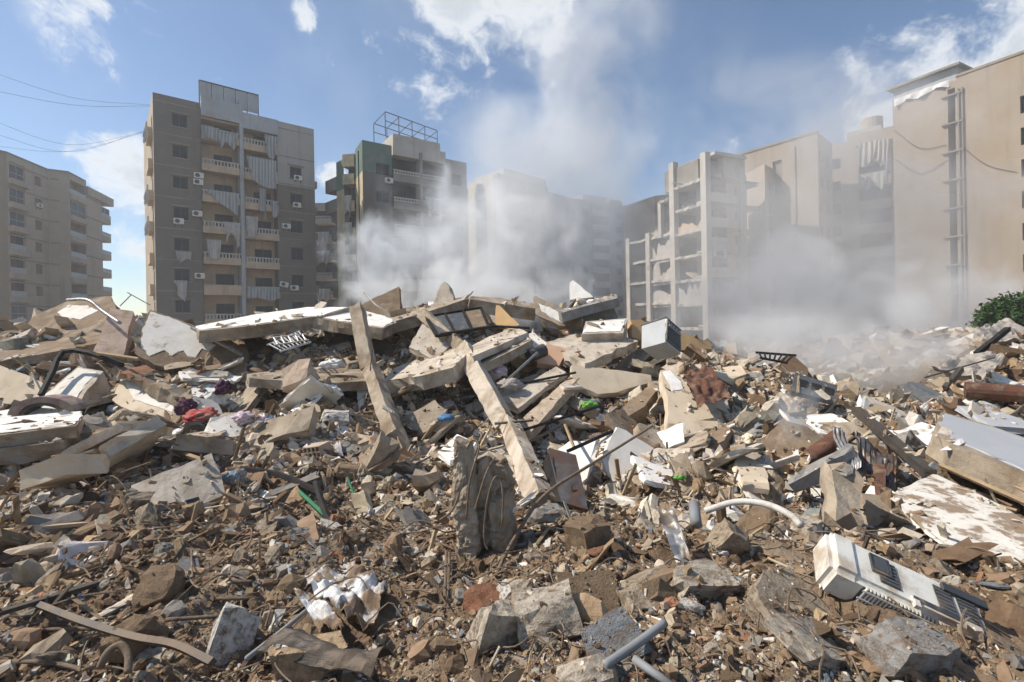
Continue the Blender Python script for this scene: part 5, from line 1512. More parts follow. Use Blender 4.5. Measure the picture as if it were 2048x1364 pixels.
# ===== split air conditioner in the right foreground
def indoor_ac():
    a, b = P(1668, 1098, 2.26), P(1975, 1240, 2.08)
    ax = (b - a); L = ax.length; ax.normalize()
    nrm = Vector((.27, -.52, .81)); nrm -= ax * nrm.dot(ax); nrm.normalize()
    up = nrm.cross(ax).normalized()
    rt_ = empty('air_conditioner', a, 'white indoor air conditioner unit lying face up on the rubble', 'air conditioner')
    rt_.rotation_euler = Matrix((ax, up, nrm)).transposed().to_euler()
    w, dp = .235, .17
    bm = bmesh.new()
    bmesh.ops.create_cube(bm, size=1, matrix=Matrix.Translation((L / 2, 0, -dp / 2)) @ Matrix.Diagonal((L, w, dp, 1)))
    bmesh.ops.bevel(bm, geom=bm.edges[:], offset=.022, segments=3, affect='EDGES')
    me = bpy.data.meshes.new('casing'); bm.to_mesh(me); bm.free(); me.materials.append(M['plastic_white'])
    inst('casing', me, rt_)
    bm = bmesh.new()
    bmesh.ops.create_cube(bm, size=1, matrix=Matrix.Translation((.045, 0, -dp / 2 + .004)) @ Matrix.Diagonal((.13, w + .016, dp + .012, 1)))
    bmesh.ops.bevel(bm, geom=bm.edges[:], offset=.028, segments=3, affect='EDGES')
    me = bpy.data.meshes.new('end_cap'); bm.to_mesh(me); bm.free(); me.materials.append(M['plastic_white'])
    inst('end_cap', me, rt_)
    MB().box(.155, .235, -.03, .07, 0.002, .014).build('control_panel', 'plastic_dark', rt_)
    MB().box(.17, .222, -.015, .055, .0145, .017).build('display', 'slate_metal', rt_)
    for x0, x1 in ((.30 * L, .43 * L), (.68 * L, .79 * L), (.82 * L, .94 * L)):
        MB().box(x0, x1, -.07, .06, .002, .006).build('filter_opening', 'plastic_dark', rt_)
        for k in range(6):
            MB().box(x0 + .004, x1 - .004, -.062 + .02 * k, -.0595 + .02 * k, .0065, .009).build('filter_bar', 'pvc_grey', rt_)
    MB().box(.50 * L, .78 * L, -.098, -.074, .0125, .016).build('air_slot', 'plastic_dark', rt_)
    MB().box(.45, .62, .045, .085, .002, .02).build('vent_flap', 'plastic_dark', rt_)
    MB().box(.30, L - .05, -.108, -.075, .002, .012).build('face_ridge', 'plastic_white', rt_)
    for k in range(30):
        x = .13 + (L - .18) * k / 29
        MB().box(x, x + .007, -w / 2 - .014, -w / 2 + .001, -dp + .015, -.02).build('grille_bar', 'plastic_white', rt_)
    MB().box(.12, L - .04, -w / 2 - .003, -w / 2 - .0005, -dp + .02, -.025).build('grille_gap', 'plastic_dark', rt_)
    for k in range(3):
        z = -.035 - .05 * k
        MB().box(.12, L - .04, -w / 2 - .017, -w / 2 - .0145, z - .004, z + .004).build('grille_rail', 'plastic_white', rt_)
    for x in (.3, .52):
        MB().box(x, x + .02, -w / 2 - .012, -w / 2 + .02, .0, .022).build('clip', 'plastic_white', rt_)
    PH.append((P(1820, 1180, 2.2), 'the white indoor air conditioner'))
indoor_ac()
# ===== foreground metal
beam('steel_flat_bar', 'straight dark steel bar slanting in from the left edge', 'steel bar', (-20, 1232, 2.2), (300, 1134, 2.75), .035, .02, 'dark_steel', 'the straight dark bar', jit=.0006)
rod('steel_strip', 'long bent grey metal strip lying in the left foreground', 'metal strip', [(68, 1206, 2.35), (170, 1245, 2.15), (270, 1275, 2.02), (350, 1290, 1.97), (425, 1325, 1.85)], .018, 'dark_steel', n=4, phrase='the bent metal strip')
sheet('white_sheet', 'torn white metal sheet half buried in soil at the front', 'metal sheet', [(588, 1168, 2.55), (700, 1130, 2.75), (776, 1165, 2.5), (735, 1268, 2.1)], 'white_sheet', .10, 6, 30, 26, jag=.03, phrase='the torn white sheet')
sheet('white_sheet', 'lower flap of the torn white sheet folded over a dark hollow', 'metal sheet', [(588, 1180, 2.42), (650, 1200, 2.30), (690, 1255, 2.10), (640, 1262, 2.12)], 'white_sheet', .07, 7, 24, 18, jag=.03)
sheet('crumpled_metal', 'dark crumpled metal sheet with bright rim in front of the torn white sheet', 'metal sheet', [(515, 1310, 1.98), (640, 1275, 2.05), (790, 1320, 1.88), (740, 1352, 1.78)], 'dark_steel', .05, 5, 28, 16, bend=.06, phrase='the dark crumpled metal')
rod('conduit', 'thin grey conduit leaning beside the white stone in the left foreground', 'pipe', [(492, 1318, 1.95), (560, 1265, 2.1), (612, 1222, 2.25)], .011, 'pvc_grey')
rod('hose', 'white flexible hose curving over the rubble left of the air conditioner', 'hose', [(1410, 1022, 3.15), (1470, 1004, 3.1), (1530, 1008, 3.0), (1580, 1030, 2.88), (1602, 1052, 2.8)], .022, 'pvc_white', phrase='the white hose')
rod('drain_pipe', 'dark grey plastic pipe stub lying beside the flat grey stone', 'pipe', [(1208, 1332, 1.72), (1270, 1290, 1.82), (1330, 1245, 1.92)], .016, 'pvc_grey', phrase='the grey pipe stub')
rod('drain_pipe', 'pale grey pipe end at the bottom edge below the pipe stub', 'pipe', [(1268, 1318, 1.74), (1345, 1372, 1.62)], .015, 'pvc_grey')
rod('drain_pipe', 'upright short grey pipe near the white hose', 'pipe', [(1388, 1008, 3.2), (1392, 1048, 3.0)], .035, 'pvc_grey', n=10)
sheet('metal_scrap', 'twisted grey metal scrap standing between the column stub and the white hose', 'metal sheet', [(1312, 1010, 3.0), (1345, 1008, 2.95), (1385, 1125, 2.55), (1355, 1135, 2.5)], 'zinc', .09, 5, 18, 14, phrase='the twisted grey scrap')
# reinforcement cage left of the column stub
r_ = empty('rebar_cage', P(900, 1235, 2.4), 'narrow rusty rebar cage standing left of the column stub', 'rebar cage')
for i, (x0, x1) in enumerate(((888, 893), (902, 906), (895, 899), (909, 912))):
    MB().tube([P(x0, 1235, 2.4 + .05 * (i % 2)) - Vector(r_.location), P(x1, 1105, 2.75 + .05 * (i % 2)) - Vector(r_.location)], .008, 6).build('bar', 'rebar', r_)
for k in range(9):
    t = k / 8; y = 1230 - 118 * t; d = 2.4 + .33 * t
    q = [P(886 + 5 * t, y, d) - Vector(r_.location), P(911 + 2 * t, y - 2, d) - Vector(r_.location), P(911 + 2 * t, y - 6, d + .06) - Vector(r_.location), P(886 + 5 * t, y - 5, d + .06) - Vector(r_.location)]
    MB().tube(q + [q[0]], .005, 5).build('stirrup', 'rebar', r_)
# rebars and wires in the left foreground
LR_ = 'thin rusty rebar lying in the brown soil, '
for pts, lb in (([(0, 1272, 0), (110, 1264, 0), (240, 1262, 0), (330, 1262, 0)], 'along the bent metal strip'), ([(330, 1245, 0), (470, 1235, 0), (560, 1228, 0)], 'below the round brown boulder'),
                ([(205, 1092, 0), (340, 1080, 0), (470, 1062, 0), (560, 1042, 0), (620, 1020, 0)], 'long one below the blue cloth'),
                ([(0, 972, 0), (90, 985, 0), (190, 1000, 0)], 'upper one at the left edge'), ([(0, 986, 0), (100, 1000, 0), (170, 1004, 0)], 'lower one at the left edge'),
                ([(440, 1092, 0), (452, 1140, 0), (470, 1165, 0), (505, 1168, 0)], 'hooked one beside the round boulder'), ([(380, 1202, 0), (520, 1202, 0)], 'short one touching the round boulder'),
                ([(0, 1330, 0), (90, 1330, 0), (160, 1345, 0), (172, 1364, 0)], 'thick one at the bottom left corner'),
                ([(470, 1090, 0), (540, 1062, 0), (620, 1030, 0), (700, 1000, 0)], 'bundled one by the black angle frame'),
                ([(480, 1082, 0), (560, 1045, 0), (640, 1022, 0)], 'second of that bundle'),
                ([(880, 1095, 0), (800, 1060, 0), (760, 1020, 0)], 'curled one left of the column stub'), ([(770, 1010, 0), (805, 1030, 0), (812, 1055, 0), (800, 1065, 0)], 'curled loop left of the column stub')):
    pp = [(x, y, G(x, y) * .99) for x, y, _ in pts]
    o = rod('rebar', LR_ + lb, 'rebar', pp, .009, 'rebar', 'rebars in the foreground soil', sm=6)
    o.location.z += .012
rod('rebar_hook', 'thick ribbed rebar hook arching up at the bottom left', 'rebar', [(200, 1335, 1.86), (215, 1305, 1.88), (240, 1290, 1.9), (256, 1310, 1.88), (256, 1345, 1.84)], .014, 'rebar')
for pts, lb, cat_, r__, m_ in (([(640, 985, 4.5), (560, 950, 5.0), (490, 938, 5.2)], 'long black tube of the angle frame below the blue cloth', 'metal frame', .03, 'black_metal'),
        ([(632, 965, 4.6), (645, 1010, 4.1), (662, 1052, 3.7)], 'short black leg of the angle frame below the blue cloth', 'metal frame', .03, 'black_metal'),
        ([(590, 975, 4.8), (650, 1030, 4.0)], 'dark green pipe lying under the black angle frame', 'pipe', .022, 'green_pipe'),
        ([(695, 955, 5.0), (712, 1000, 4.4)], 'thin green tube standing by a white tile', 'pipe', .012, 'green_pipe'),
        ([(1055, 885, 6.0), (1125, 850, 6.6)], 'thin dark bar in the dark hollow right of the white-sided beam', 'steel bar', .018, 'dark_steel'),
        ([(1135, 902, 5.4), (1225, 862, 5.9)], 'black bar crossing above the blackened door', 'steel bar', .022, 'black_metal'),
        ([(1130, 850, 6.2), (1148, 895, 5.6)], 'brown wooden stick propped over the blackened door', 'wood', .02, 'wood'),
        ([(1040, 862, 6.8), (1200, 812, 7.8)], 'long dark rod below the paired sloping slabs', 'steel bar', .022, 'black_metal'),
        ([(1030, 770, 8.4), (1152, 745, 8.6)], 'black bar lying across the upper sloping slab', 'steel bar', .022, 'black_metal'),
        ([(1010, 765, 8.2), (1075, 705, 9.0)], 'pale blue-grey pole leaning in the rubble by the peach wall piece', 'pole', .025, 'pvc_grey'),
        ([(740, 740, 8.3), (745, 700, 8.6)], 'thin wire by the slim post', 'wire', .01, 'cable'),
        ([(360, 905, 5.8), (420, 925, 5.4)], 'pale wooden board left of the blue cloth', 'wood', .03, 'wood'),
        ([(240, 612, 12), (262, 590, 12)], 'bent rod poking up beside the leaning pinkish slab', 'rebar', .012, 'rebar'),
        ([(255, 585, 12), (300, 610, 11.8)], 'second bent rod poking up beside the leaning pinkish slab', 'rebar', .012, 'rebar'),
        ([(728, 585, 12.4), (752, 610, 12), (772, 622, 11.8)], 'thin pale rod propped against the dark triangular panel', 'rod', .02, 'zinc'),
        ([(1850, 755, 8.8), (1990, 715, 9.6)], 'thin dark rod over the pale tarpaulin', 'steel bar', .015, 'dark_steel')):
    rod('thin_bar', lb, cat_, pts, r__, m_, n=5, sm=5)
MB_ = MB().tube([P(1057, 712, 9.2), P(1088, 700, 9.4)], .13, 12).build('black_pipe', 'plastic_dark', center=True); tag(MB_, 'short fat black pipe in front of the peach wall piece', 'pipe')

# ===== cloth
def cloth(name, label, cat, px, py, d, sx, sy, sz, m, seed, folds=7.0, phrase=None, dip=.35):
    c = P(px, py, d)
    bm = bmesh.new(); bmesh.ops.create_icosphere(bm, subdivisions=4, radius=1)
    s0 = Vector((seed * 5.1, seed, 0))
    for v in bm.verts:
        q = v.co.copy()
        f = 1 + dip * (abs(mnoise.noise(q * 1.6 + s0)) * 2 - .7) + .16 * (1 - 2 * abs(mnoise.noise(q * folds * .5 + s0))) + .06 * mnoise.noise(q * folds * 1.6 + s0)
        v.co = Vector((q.x * sx * f, q.y * sy * f, max(q.z, -.5) * sz * f)) + c
    o = from_bm(name, bm, m)
    for p in o.data.polygons: p.use_smooth = True
    tag(o, label, cat)
    if phrase: PH.append((c, phrase))
    return o
cloth('blanket', 'bright red blanket crumpled at the end of the tan plastered block', 'cloth', 402, 832, 7.1, .25, .2, .09, 'cloth_red', 1, phrase='the red blanket')
cloth('blanket', 'dark purple cloth bundled above the red blanket', 'cloth', 372, 816, 7.3, .13, .15, .14, 'cloth_purple', 2)
cloth('cloth_bundle', 'blue and red patterned bundle lying in the rubble right of the red blanket', 'cloth', 538, 848, 6.8, .15, .12, .11, 'cloth_royal', 3)
cloth('cloth_bundle', 'pale pink and white bundle just left of the blue and red one', 'cloth', 490, 838, 6.9, .16, .12, .1, 'cloth_lilac', 4)
cloth('cloth', 'light blue patterned cloth snagged in the brown slope', 'cloth', 408, 950, 4.9, .14, .1, .12, 'cloth_blue', 5, 9, 'the light blue cloth')
cloth('cloth', 'smaller blue patterned rag right of the light blue cloth', 'cloth', 470, 958, 4.7, .10, .08, .08, 'cloth_blue', 6, 9)
cloth('plastic_bag', 'white stuffed bag below the steel grating', 'bag', 655, 785, 8.2, .24, .16, .13, 'cloth_white', 7)
cloth('plastic_bag', 'pair-lobed white bag lying beside the upright slim post', 'bag', 666, 730, 9.0, .22, .16, .11, 'cloth_white', 8)
cloth('cloth', 'grey rag hanging over the end of the upper sloping slab', 'cloth', 1018, 772, 8.2, .22, .12, .12, 'cloth_grey', 9)
cloth('cloth', 'lilac cloth wedged behind the white-sided beam', 'cloth', 995, 745, 8.8, .18, .12, .12, 'cloth_lilac', 10)
cloth('plastic_scrap', 'bright green plastic scrap below the cream wall panel', 'plastic', 1180, 810, 8.0, .13, .08, .07, 'green_plastic', 11)
cloth('plastic_scrap', 'small green plastic scrap near the white hose', 'plastic', 1360, 955, 4.8, .06, .04, .025, 'green_plastic', 12)
cloth('plastic_container', 'blue plastic container in the dark hollow under the sagging floor slab', 'container', 892, 836, 7.3, .12, .08, .06, 'blue_plastic', 13, 2, dip=.1)
cloth('dark_cloth', 'navy cloth under the white peeling wall panel', 'cloth', 445, 778, 8.4, .12, .1, .16, 'cloth_purple', 14)

# ===== hollow blocks
def hollow(label, px, py, size, nx, nz, rot, m='clay_block', d=None, group='hollow blocks in the rubble'):
    w, h, L = size
    d = d or G(px, py + 6)
    hs = []; ww, hh = w / nx, h / nz
    mb = MB(); t = .22
    xs = [0]; zs = [0]
    for i in range(nx): xs += [ww * (i + t / 1.6), ww * (i + 1 - t / 1.6)]
    for j in range(nz): zs += [hh * (j + t / 1.6), hh * (j + 1 - t / 1.6)]
    xs.append(w); zs.append(h)
    T = Matrix.Translation((-w / 2, -L / 2, -h / 2))
    for y in (0, L):
        for i in range(len(xs) - 1):
            for j in range(len(zs) - 1):
                if i % 2 and j % 2: continue
                q = [(xs[i], y, zs[j]), (xs[i + 1], y, zs[j]), (xs[i + 1], y, zs[j + 1]), (xs[i], y, zs[j + 1])]
                mb.quad(*[T @ Vector(v) for v in (q if y == 0 else q[::-1])])
    for i in range(1, len(xs) - 1, 2):
        for j in range(1, len(zs) - 1, 2):
            a, b, c, e = xs[i], xs[i + 1], zs[j], zs[j + 1]
            for q in (((a, 0, c), (a, 0, e), (a, L, e), (a, L, c)), ((b, 0, c), (b, L, c), (b, L, e), (b, 0, e)), ((a, 0, e), (b, 0, e), (b, L, e), (a, L, e)), ((a, 0, c), (a, L, c), (b, L, c), (b, 0, c))):
                mb.quad(*[T @ Vector(v) for v in q])
    for q in (((0, 0, 0), (0, 0, h), (0, L, h), (0, L, 0)), ((w, 0, 0), (w, L, 0), (w, L, h), (w, 0, h)), ((0, 0, h), (w, 0, h), (w, L, h), (0, L, h)), ((0, 0, 0), (0, L, 0), (w, L, 0), (w, 0, 0))):
        mb.quad(*[T @ Vector(v) for v in q])
    o = mb.build('hollow_block', m); o.location = P(px, py, d); o.rotation_euler = [R(a) for a in rot]
    tag(o, label, 'block', group)
    return o
hollow('grey hollow block with three round-worn holes beside the air conditioner', 1712, 1200, (.24, .13, .16), 3, 2, (-10, 30, 8), 'concrete', 2.42)
hollow('clay hollow block on the brown slope left of the red blanket', 255, 880, (.2, .2, .3), 2, 2, (15, 20, -40))
hollow('large perforated clay block lying below the leaning slim post', 748, 805, (.38, .2, .3), 7, 3, (-10, 20, 25))
hollow('stack-like perforated clay block under the white-sided beam', 855, 815, (.42, .2, .25), 7, 3, (-15, -20, -15))
hollow('round-worn perforated clay block in front of the dark hollow', 862, 868, (.18, .22, .2), 4, 4, (10, 5, -15))
hollow('perforated clay block half buried left of the clean white plate', 815, 895, (.3, .2, .2), 6, 3, (0, -8, 10))
hollow('clay hollow block beside the white bag below the steel grating', 645, 803, (.25, .14, .2), 4, 2, (0, 10, 20))
hollow('clay hollow block on the slope right of the light blue cloth', 635, 900, (.25, .14, .2), 4, 2, (5, -10, -20))
hollow('tilted clay hollow block beside the upright slim post', 690, 700, (.3, .2, .3), 4, 3, (20, -20, 20))

# ===== large individual stones and pieces of the foreground
for nm, lb, ct, px, py, sz, kd, tn, rot, k, ph in (
    ('rock', 'pale angular rock standing at the bottom just left of centre', 'stone', 1000, 1278, (.20, .13, .24), 'block', 'pale', (10, 15, 20), 0, 'the pale angular rock'),
    ('rock', 'white mottled block right of the pale angular rock', 'stone', 1092, 1260, (.21, .16, .19), 'block', 'pale', (30, -5, 10), 1, 'the mottled block'),
    ('rock', 'flat blue-grey stone beside the grey pipe stub', 'stone', 1215, 1295, (.22, .16, .09), 'plate', 'slate', (35, -10, 20), 2, 'the flat blue-grey stone'),
    ('rock', 'round whitish stone above the mottled block', 'stone', 1048, 1194, (.12, .1, .12), 'stone', 'pale', (0, 0, 0), 3, None),
    ('concrete_lump', 'large grey concrete lump below the air conditioner', 'concrete chunk', 1815, 1318, (.22, .16, .15), 'block', 'grey', (15, 8, 12), 4, 'the large grey lump'),
    ('concrete_plate', 'brown soil-covered plate left of the large cracked slab', 'concrete chunk', 1200, 1215, (.28, .24, .07), 'plate', 'brown', (30, 5, 20), 5, 'the soil-covered plate'),
    ('concrete_plate', 'broad cracked plaster slab on the slope left of the air conditioner', 'concrete chunk', 1560, 1205, (.34, .26, .07), 'plate', 'beige', (30, 12, 30), 6, 'the broad cracked slab'),
    ('concrete_plate', 'long pale board-like plate below the broad cracked slab', 'concrete chunk', 1640, 1300, (.42, .18, .05), 'plate', 'pale', (25, 25, 35), 7, None),
    ('concrete_lump', 'brown concrete block above the round rusty stone', 'concrete chunk', 1180, 1072, (.24, .2, .16), 'block', 'brown', (10, 5, 30), 2, 'the brown block'),
    ('concrete_lump', 'tilted tan concrete block left of the white hose end', 'concrete chunk', 1465, 1100, (.26, .12, .2), 'block', 'beige', (20, 25, 15), 3, None),
    ('concrete_lump', 'pale squarish block at the end of the white hose', 'concrete chunk', 1612, 1075, (.17, .15, .17), 'block', 'pale', (10, 10, -20), 5, None),
    ('concrete_lump', 'big rounded soil-crusted lump under the white hose', 'concrete chunk', 1510, 1062, (.34, .26, .26), 'stone', 'brown', (0, 0, 40), 1, 'the soil-crusted lump'),
    ('concrete_lump', 'grey rough lump right of the column stub', 'concrete chunk', 1095, 1035, (.26, .2, .16), 'stone', 'grey', (0, 0, 20), 6, None),
    ('rock', 'round brown boulder half buried below the hooked rebar', 'stone', 320, 1190, (.24, .2, .18), 'stone', 'brown', (0, 0, 0), 4, 'the round brown boulder'),
    ('rock', 'dark brown boulder near the bottom left', 'stone', 265, 1300, (.2, .18, .16), 'stone', 'brown', (10, 0, 50), 5, None),
    ('rock', 'white plaster-crusted stone right of the bent metal strip', 'stone', 468, 1280, (.14, .1, .18), 'block', 'white', (10, 20, 30), 6, 'the white crusted stone'),
    ('rock', 'large tan rock at the bottom edge below the dark crumpled metal', 'stone', 620, 1326, (.22, .16, .17), 'block', 'tan', (10, -15, 25), 7, 'the large tan rock'),
    ('rock', 'flat grey stone plate lying above the round brown boulder', 'stone', 378, 1138, (.12, .09, .03), 'plate', 'slate', (25, 10, 0), 1, None),
    ('rock', 'upright grey-brown stone left of the hooked rebar', 'stone', 330, 1105, (.09, .07, .12), 'stone', 'grey', (0, 0, 0), 2, None),
    ('rock', 'pale flat stone at the bottom left corner by the rebar hook', 'stone', 305, 1318, (.18, .1, .05), 'plate', 'pale', (15, 0, -5), 3, None),
    ('concrete_lump', 'red-brown earthy clod left of the pale angular rock', 'clod', 965, 1210, (.18, .15, .12), 'stone', 'red', (0, 0, 0), 7, None),
    ('rock', 'yellowish pale stone at the bottom edge right of centre', 'stone', 1190, 1358, (.24, .16, .12), 'stone', 'pale', (0, 0, 30), 0, None),
    ('rock', 'small rusty-red round stone on the bare soil', 'stone', 1195, 1108, (.09, .08, .06), 'stone', 'red', (0, 0, 0), 1, None),
    ('concrete_plate', 'pale slab piece below the twisted grey scrap', 'concrete chunk', 1400, 1172, (.28, .14, .10), 'plate', 'pale', (20, 10, 25), 4, None),
    ('concrete_plate', 'beige flat slab right of the soil-covered plate', 'concrete chunk', 1290, 1200, (.22, .16, .10), 'block', 'beige', (25, 5, 15), 0, None),
    ('concrete_lump', 'rounded tan stump standing left of the upright block post', 'concrete chunk', 1545, 1010, (.18, .14, .3), 'stone', 'beige', (0, 10, 0), 3, None),
    ('concrete_plate', 'light cream rounded plate standing in the smoky mid rubble', 'concrete chunk', 1480, 910, (.42, .14, .5), 'plate', 'beige', (70, 10, 20), 2, 'the light cream plate'),
    ('concrete_plate', 'white plaster plate beside the blue and red bundle', 'concrete chunk', 492, 812, (.34, .26, .05), 'plate', 'white', (50, 10, 20), 3, None),
    ('concrete_plate', 'white plaster plate right of the blue and red bundle', 'concrete chunk', 602, 868, (.36, .24, .04), 'plate', 'white', (40, 10, 50), 6, None),
    ('concrete_lump', 'pale rounded lump left of the large perforated block', 'concrete chunk', 725, 850, (.3, .22, .26), 'block', 'pale', (20, 10, 40), 7, None),
    ('concrete_lump', 'white-faced lump left of the pale rounded lump', 'concrete chunk', 670, 845, (.34, .2, .26), 'block', 'white', (15, 10, 20), 1, None),
    ('concrete_plate', 'grey flat tile lying left of the leaning slim post', 'concrete chunk', 700, 895, (.36, .28, .04), 'plate', 'grey', (30, 0, 20), 0, None),
    ('concrete_plate', 'long beige step-like block left of the column stub', 'concrete chunk', 828, 945, (.5, .2, .12), 'block', 'beige', (10, 20, 15), 4, None),
    ('concrete_plate', 'small white tile lying right of the green tube', 'concrete chunk', 692, 943, (.15, .12, .02), 'plate', 'white', (45, 10, 40), 5, None)):
    chunk(nm, lb, ct, px, py, tuple(v * (1.2 if py > 1000 else 1) for v in sz), kd, tn, rot, None, k, phrase=ph)

# ===== tree at the right edge
def tree(px, py, d, rad, label, seed):
    c = P(px, py, d); base = Vector((c.x, c.y, -.5))
    rt_ = empty('tree', base, label, 'tree')
    tr = MB(); rr = random.Random(seed)
    top = c - base
    tr.tube(spline([(0, 0, 0), (.1, .05, top.z * .5), tuple(top)], 5), .16, 8, .08)
    for k in range(9):
        a = rr.uniform(0, 6.28); e = Vector((math.cos(a) * rad * .7, math.sin(a) * rad * .7, rr.uniform(-.2, .6) * rad))
        tr.tube(spline([top * .75, top * .85 + e * .4, top + e], 4), .06, 6, .015)
    tr.build('trunk', 'bark', rt_)
    g = np.random.default_rng(seed)
    n = 5200; cl = g.normal(size=(60, 3)); cl /= np.linalg.norm(cl, axis=1)[:, None]
    cl *= (g.uniform(.35, 1, 60) ** .5)[:, None] * np.array([rad * 1.25, rad * 1.1, rad * .72])
    ctr = cl[g.integers(0, 60, n)] + g.normal(size=(n, 3)) * rad * .13
    a = g.normal(size=(n, 3)); a /= np.linalg.norm(a, axis=1)[:, None]
    b = np.cross(a, g.normal(size=(n, 3))); b /= np.linalg.norm(b, axis=1)[:, None]
    L = g.uniform(.06, .13, n)[:, None]
    v = np.stack([ctr - a * L, ctr + b * L * .45, ctr + a * L, ctr - b * L * .45], 1).reshape(-1, 3) + np.array(top)
    inst('crown', np_mesh('crown', v, np.arange(4 * n).reshape(-1, 4), 'leaf'), rt_)
tree(2040, 638, 17.5, 1.0, 'dark green bushy tree beside the tan wall at the right edge', 3)

# ------------------------------------------------------------------ loose debris
def slab_piece(i, gg):
    t = R(gg.uniform(-43, 43)); r = gg.uniform(5.2, 12.6)
    if t > R(25) and r > 8.5: r = gg.uniform(5, 8)
    if i % 3 == 0: t, r = R(gg.uniform(-24, 20)), gg.uniform(7.5, 12.4)
    if i % 7 == 0: t, r = R(gg.uniform(-46, -26)), gg.uniform(7.5, 11.5)
    x, y = r * math.sin(t), r * math.cos(t)
    if any((Vector((x, y)) - Vector((w.x, w.y))).length < .55 for w, _ in PH): return None
    L, wd, th_ = gg.uniform(.45, 1.15), gg.uniform(.28, .7), gg.choice((.06, .1, .14, .18))
    z = float(terrain_z(x, y))
    n = Vector((gg.gauss(-.12, .35), gg.gauss(-.25, .35), 1)).normalized()
    q = n.to_track_quat('Z', 'Y').to_matrix() @ Matrix.Rotation(gg.gauss(.6 if gg.random() < .5 else -.7, .45), 3, 'Z')
    nv = gg.randint(4, 6)
    pts = []
    for k in range(nv):
        a = 2 * math.pi * (k + gg.uniform(-.22, .22)) / nv + .78
        pts.append(Vector((x, y, z + gg.uniform(.08, .2))) + q @ Vector((max(-.5, min(.5, math.cos(a) * .75)) * L, max(-.5, min(.5, math.sin(a) * .75)) * wd, 0)))
    pts2 = pts
    m = gg.choice(('concrete', 'concrete_pale', 'concrete_pale', 'whitewash', 'cream', 'concrete_brown', 'concrete', 'plaster'))
    if m in ('whitewash', 'plaster'): th_ = .05
    bm, _ = slab_mesh(pts2, th_, .022, 900 + i, .12)
    o = from_bm('broken_slab', bm, m)
    word = {'concrete': 'beige', 'concrete_pale': 'pale', 'whitewash': 'white', 'cream': 'cream', 'concrete_brown': 'brown', 'plaster': 'off-white'}[m]
    if th_ > .09 and gg.random() < .6:
        for k in range(gg.randint(2, 4)):             # torn bars sticking out of the broken edge
            e = gg.randrange(nv); b0 = pts[e].lerp(pts[(e + 1) % nv], gg.uniform(.2, .8)) - o.location - Vector((0, 0, th_ * .5))
            dr_ = (b0 + o.location - Vector((x, y, z))); dr_.z = 0; dr_ = dr_.normalized() * gg.uniform(.12, .4)
            MB().tube(spline([b0 - dr_ * .2, b0 + dr_ * .4 + Vector((0, 0, gg.uniform(-.03, .08))), b0 + dr_ + Vector((gg.gauss(0, .08), gg.gauss(0, .08), gg.uniform(-.15, .2)))], 4), .009, 5).build('rebar', 'rebar', o)
    return (o, Vector((x, y, z)), word, 'slab', 'concrete slab', L)
gs = random.Random(44)
SLABS = [e for e in (slab_piece(i, gs) for i in range(150)) if e]
sv, sf = [], []
for vs, fs in SURF:
    k = len(sv); sv += vs; sf += [tuple(i + k for i in f) for f in fs]
BVH = BVHTree.FromPolygons(sv, sf)

def sample(n, r0, r1, pw, g, th=50):
    """positions on the rubble, denser near the lens"""
    u = g.uniform(0, 1, n)
    a, b = r0 ** -pw, r1 ** -pw
    r = (a + (b - a) * u) ** (-1 / pw)
    t = np.radians(g.uniform(-th, th, n))
    return r * np.sin(t), r * np.cos(t), r, t

def drop(x, y, keep, g, zmax=None):
    """surface height and normal below each point: hero debris or the heap"""
    z = terrain_z(x, y); e = .03
    nx = -(terrain_z(x + e, y) - z) / e; ny = -(terrain_z(x, y + e) - z) / e
    N = np.stack([nx, ny, np.ones_like(nx)], -1); N /= np.linalg.norm(N, axis=1)[:, None]
    rnd = g.uniform(0, 1, len(x))
    dn = Vector((0, 0, -1))
    onh = np.zeros(len(x), bool)
    for i in range(len(x)):
        if rnd[i] > keep:
            continue
        h, n, _, _ = BVH.ray_cast(Vector((x[i], y[i], 4.0)), dn)
        if h is not None and h.z > z[i]:
            if n.z < 0: n = -n
            if n.z < .75: 
                continue
            z[i] = h.z; N[i] = n; onh[i] = True
    return z, N, onh

def rotations(n, N, g, tilt):
    """random spin about the surface normal plus a random tilt"""
    Nn = N + g.normal(size=(n, 3)) * tilt[:, None]; Nn /= np.linalg.norm(Nn, axis=1)[:, None]
    a = g.normal(size=(n, 3)); a -= (a * Nn).sum(1)[:, None] * Nn; a /= np.linalg.norm(a, axis=1)[:, None]
    b = np.cross(Nn, a)
    return np.stack([a, b, Nn], 2)         # columns

AVOID = [(P(1668 + 307 * k / 8, 1110 + 150 * k / 8, 2.24 - .18 * k / 8), .19) for k in range(9)] + [(P(x, y, d), .13) for x, y, d in
    ((640, 1180, 2.5), (700, 1160, 2.55), (740, 1200, 2.35), (700, 1230, 2.25), (640, 1220, 2.3), (938, 1150, 3.0), (985, 1150, 3.1), (1430, 1020, 3.1), (1490, 1010, 3.05), (1540, 1020, 2.95), (1590, 1045, 2.83), (1340, 1070, 2.75))] + [(P(x, y, d), .2) for x, y, d in ((1860, 985, 4.0), (1920, 1020, 3.6), (1980, 1070, 3.2), (2030, 1110, 2.9))] + [(P(x, y, d), .42) for x, y, d in ((1920, 850, 4.95), (1980, 870, 4.8), (2030, 900, 4.5), (2060, 930, 4.2))] + [(P(x, y, d), .55) for x, y, d in ((460, 640, 11.2), (520, 634, 11.5), (580, 627, 11.8), (640, 625, 12), (690, 632, 11.8), (740, 640, 11.3))]
def clear(x, y):
    m = np.ones(len(x), bool)
    for q, r in AVOID:
        m &= (x - q.x) ** 2 + (y - q.y) ** 2 > r * r
    return m
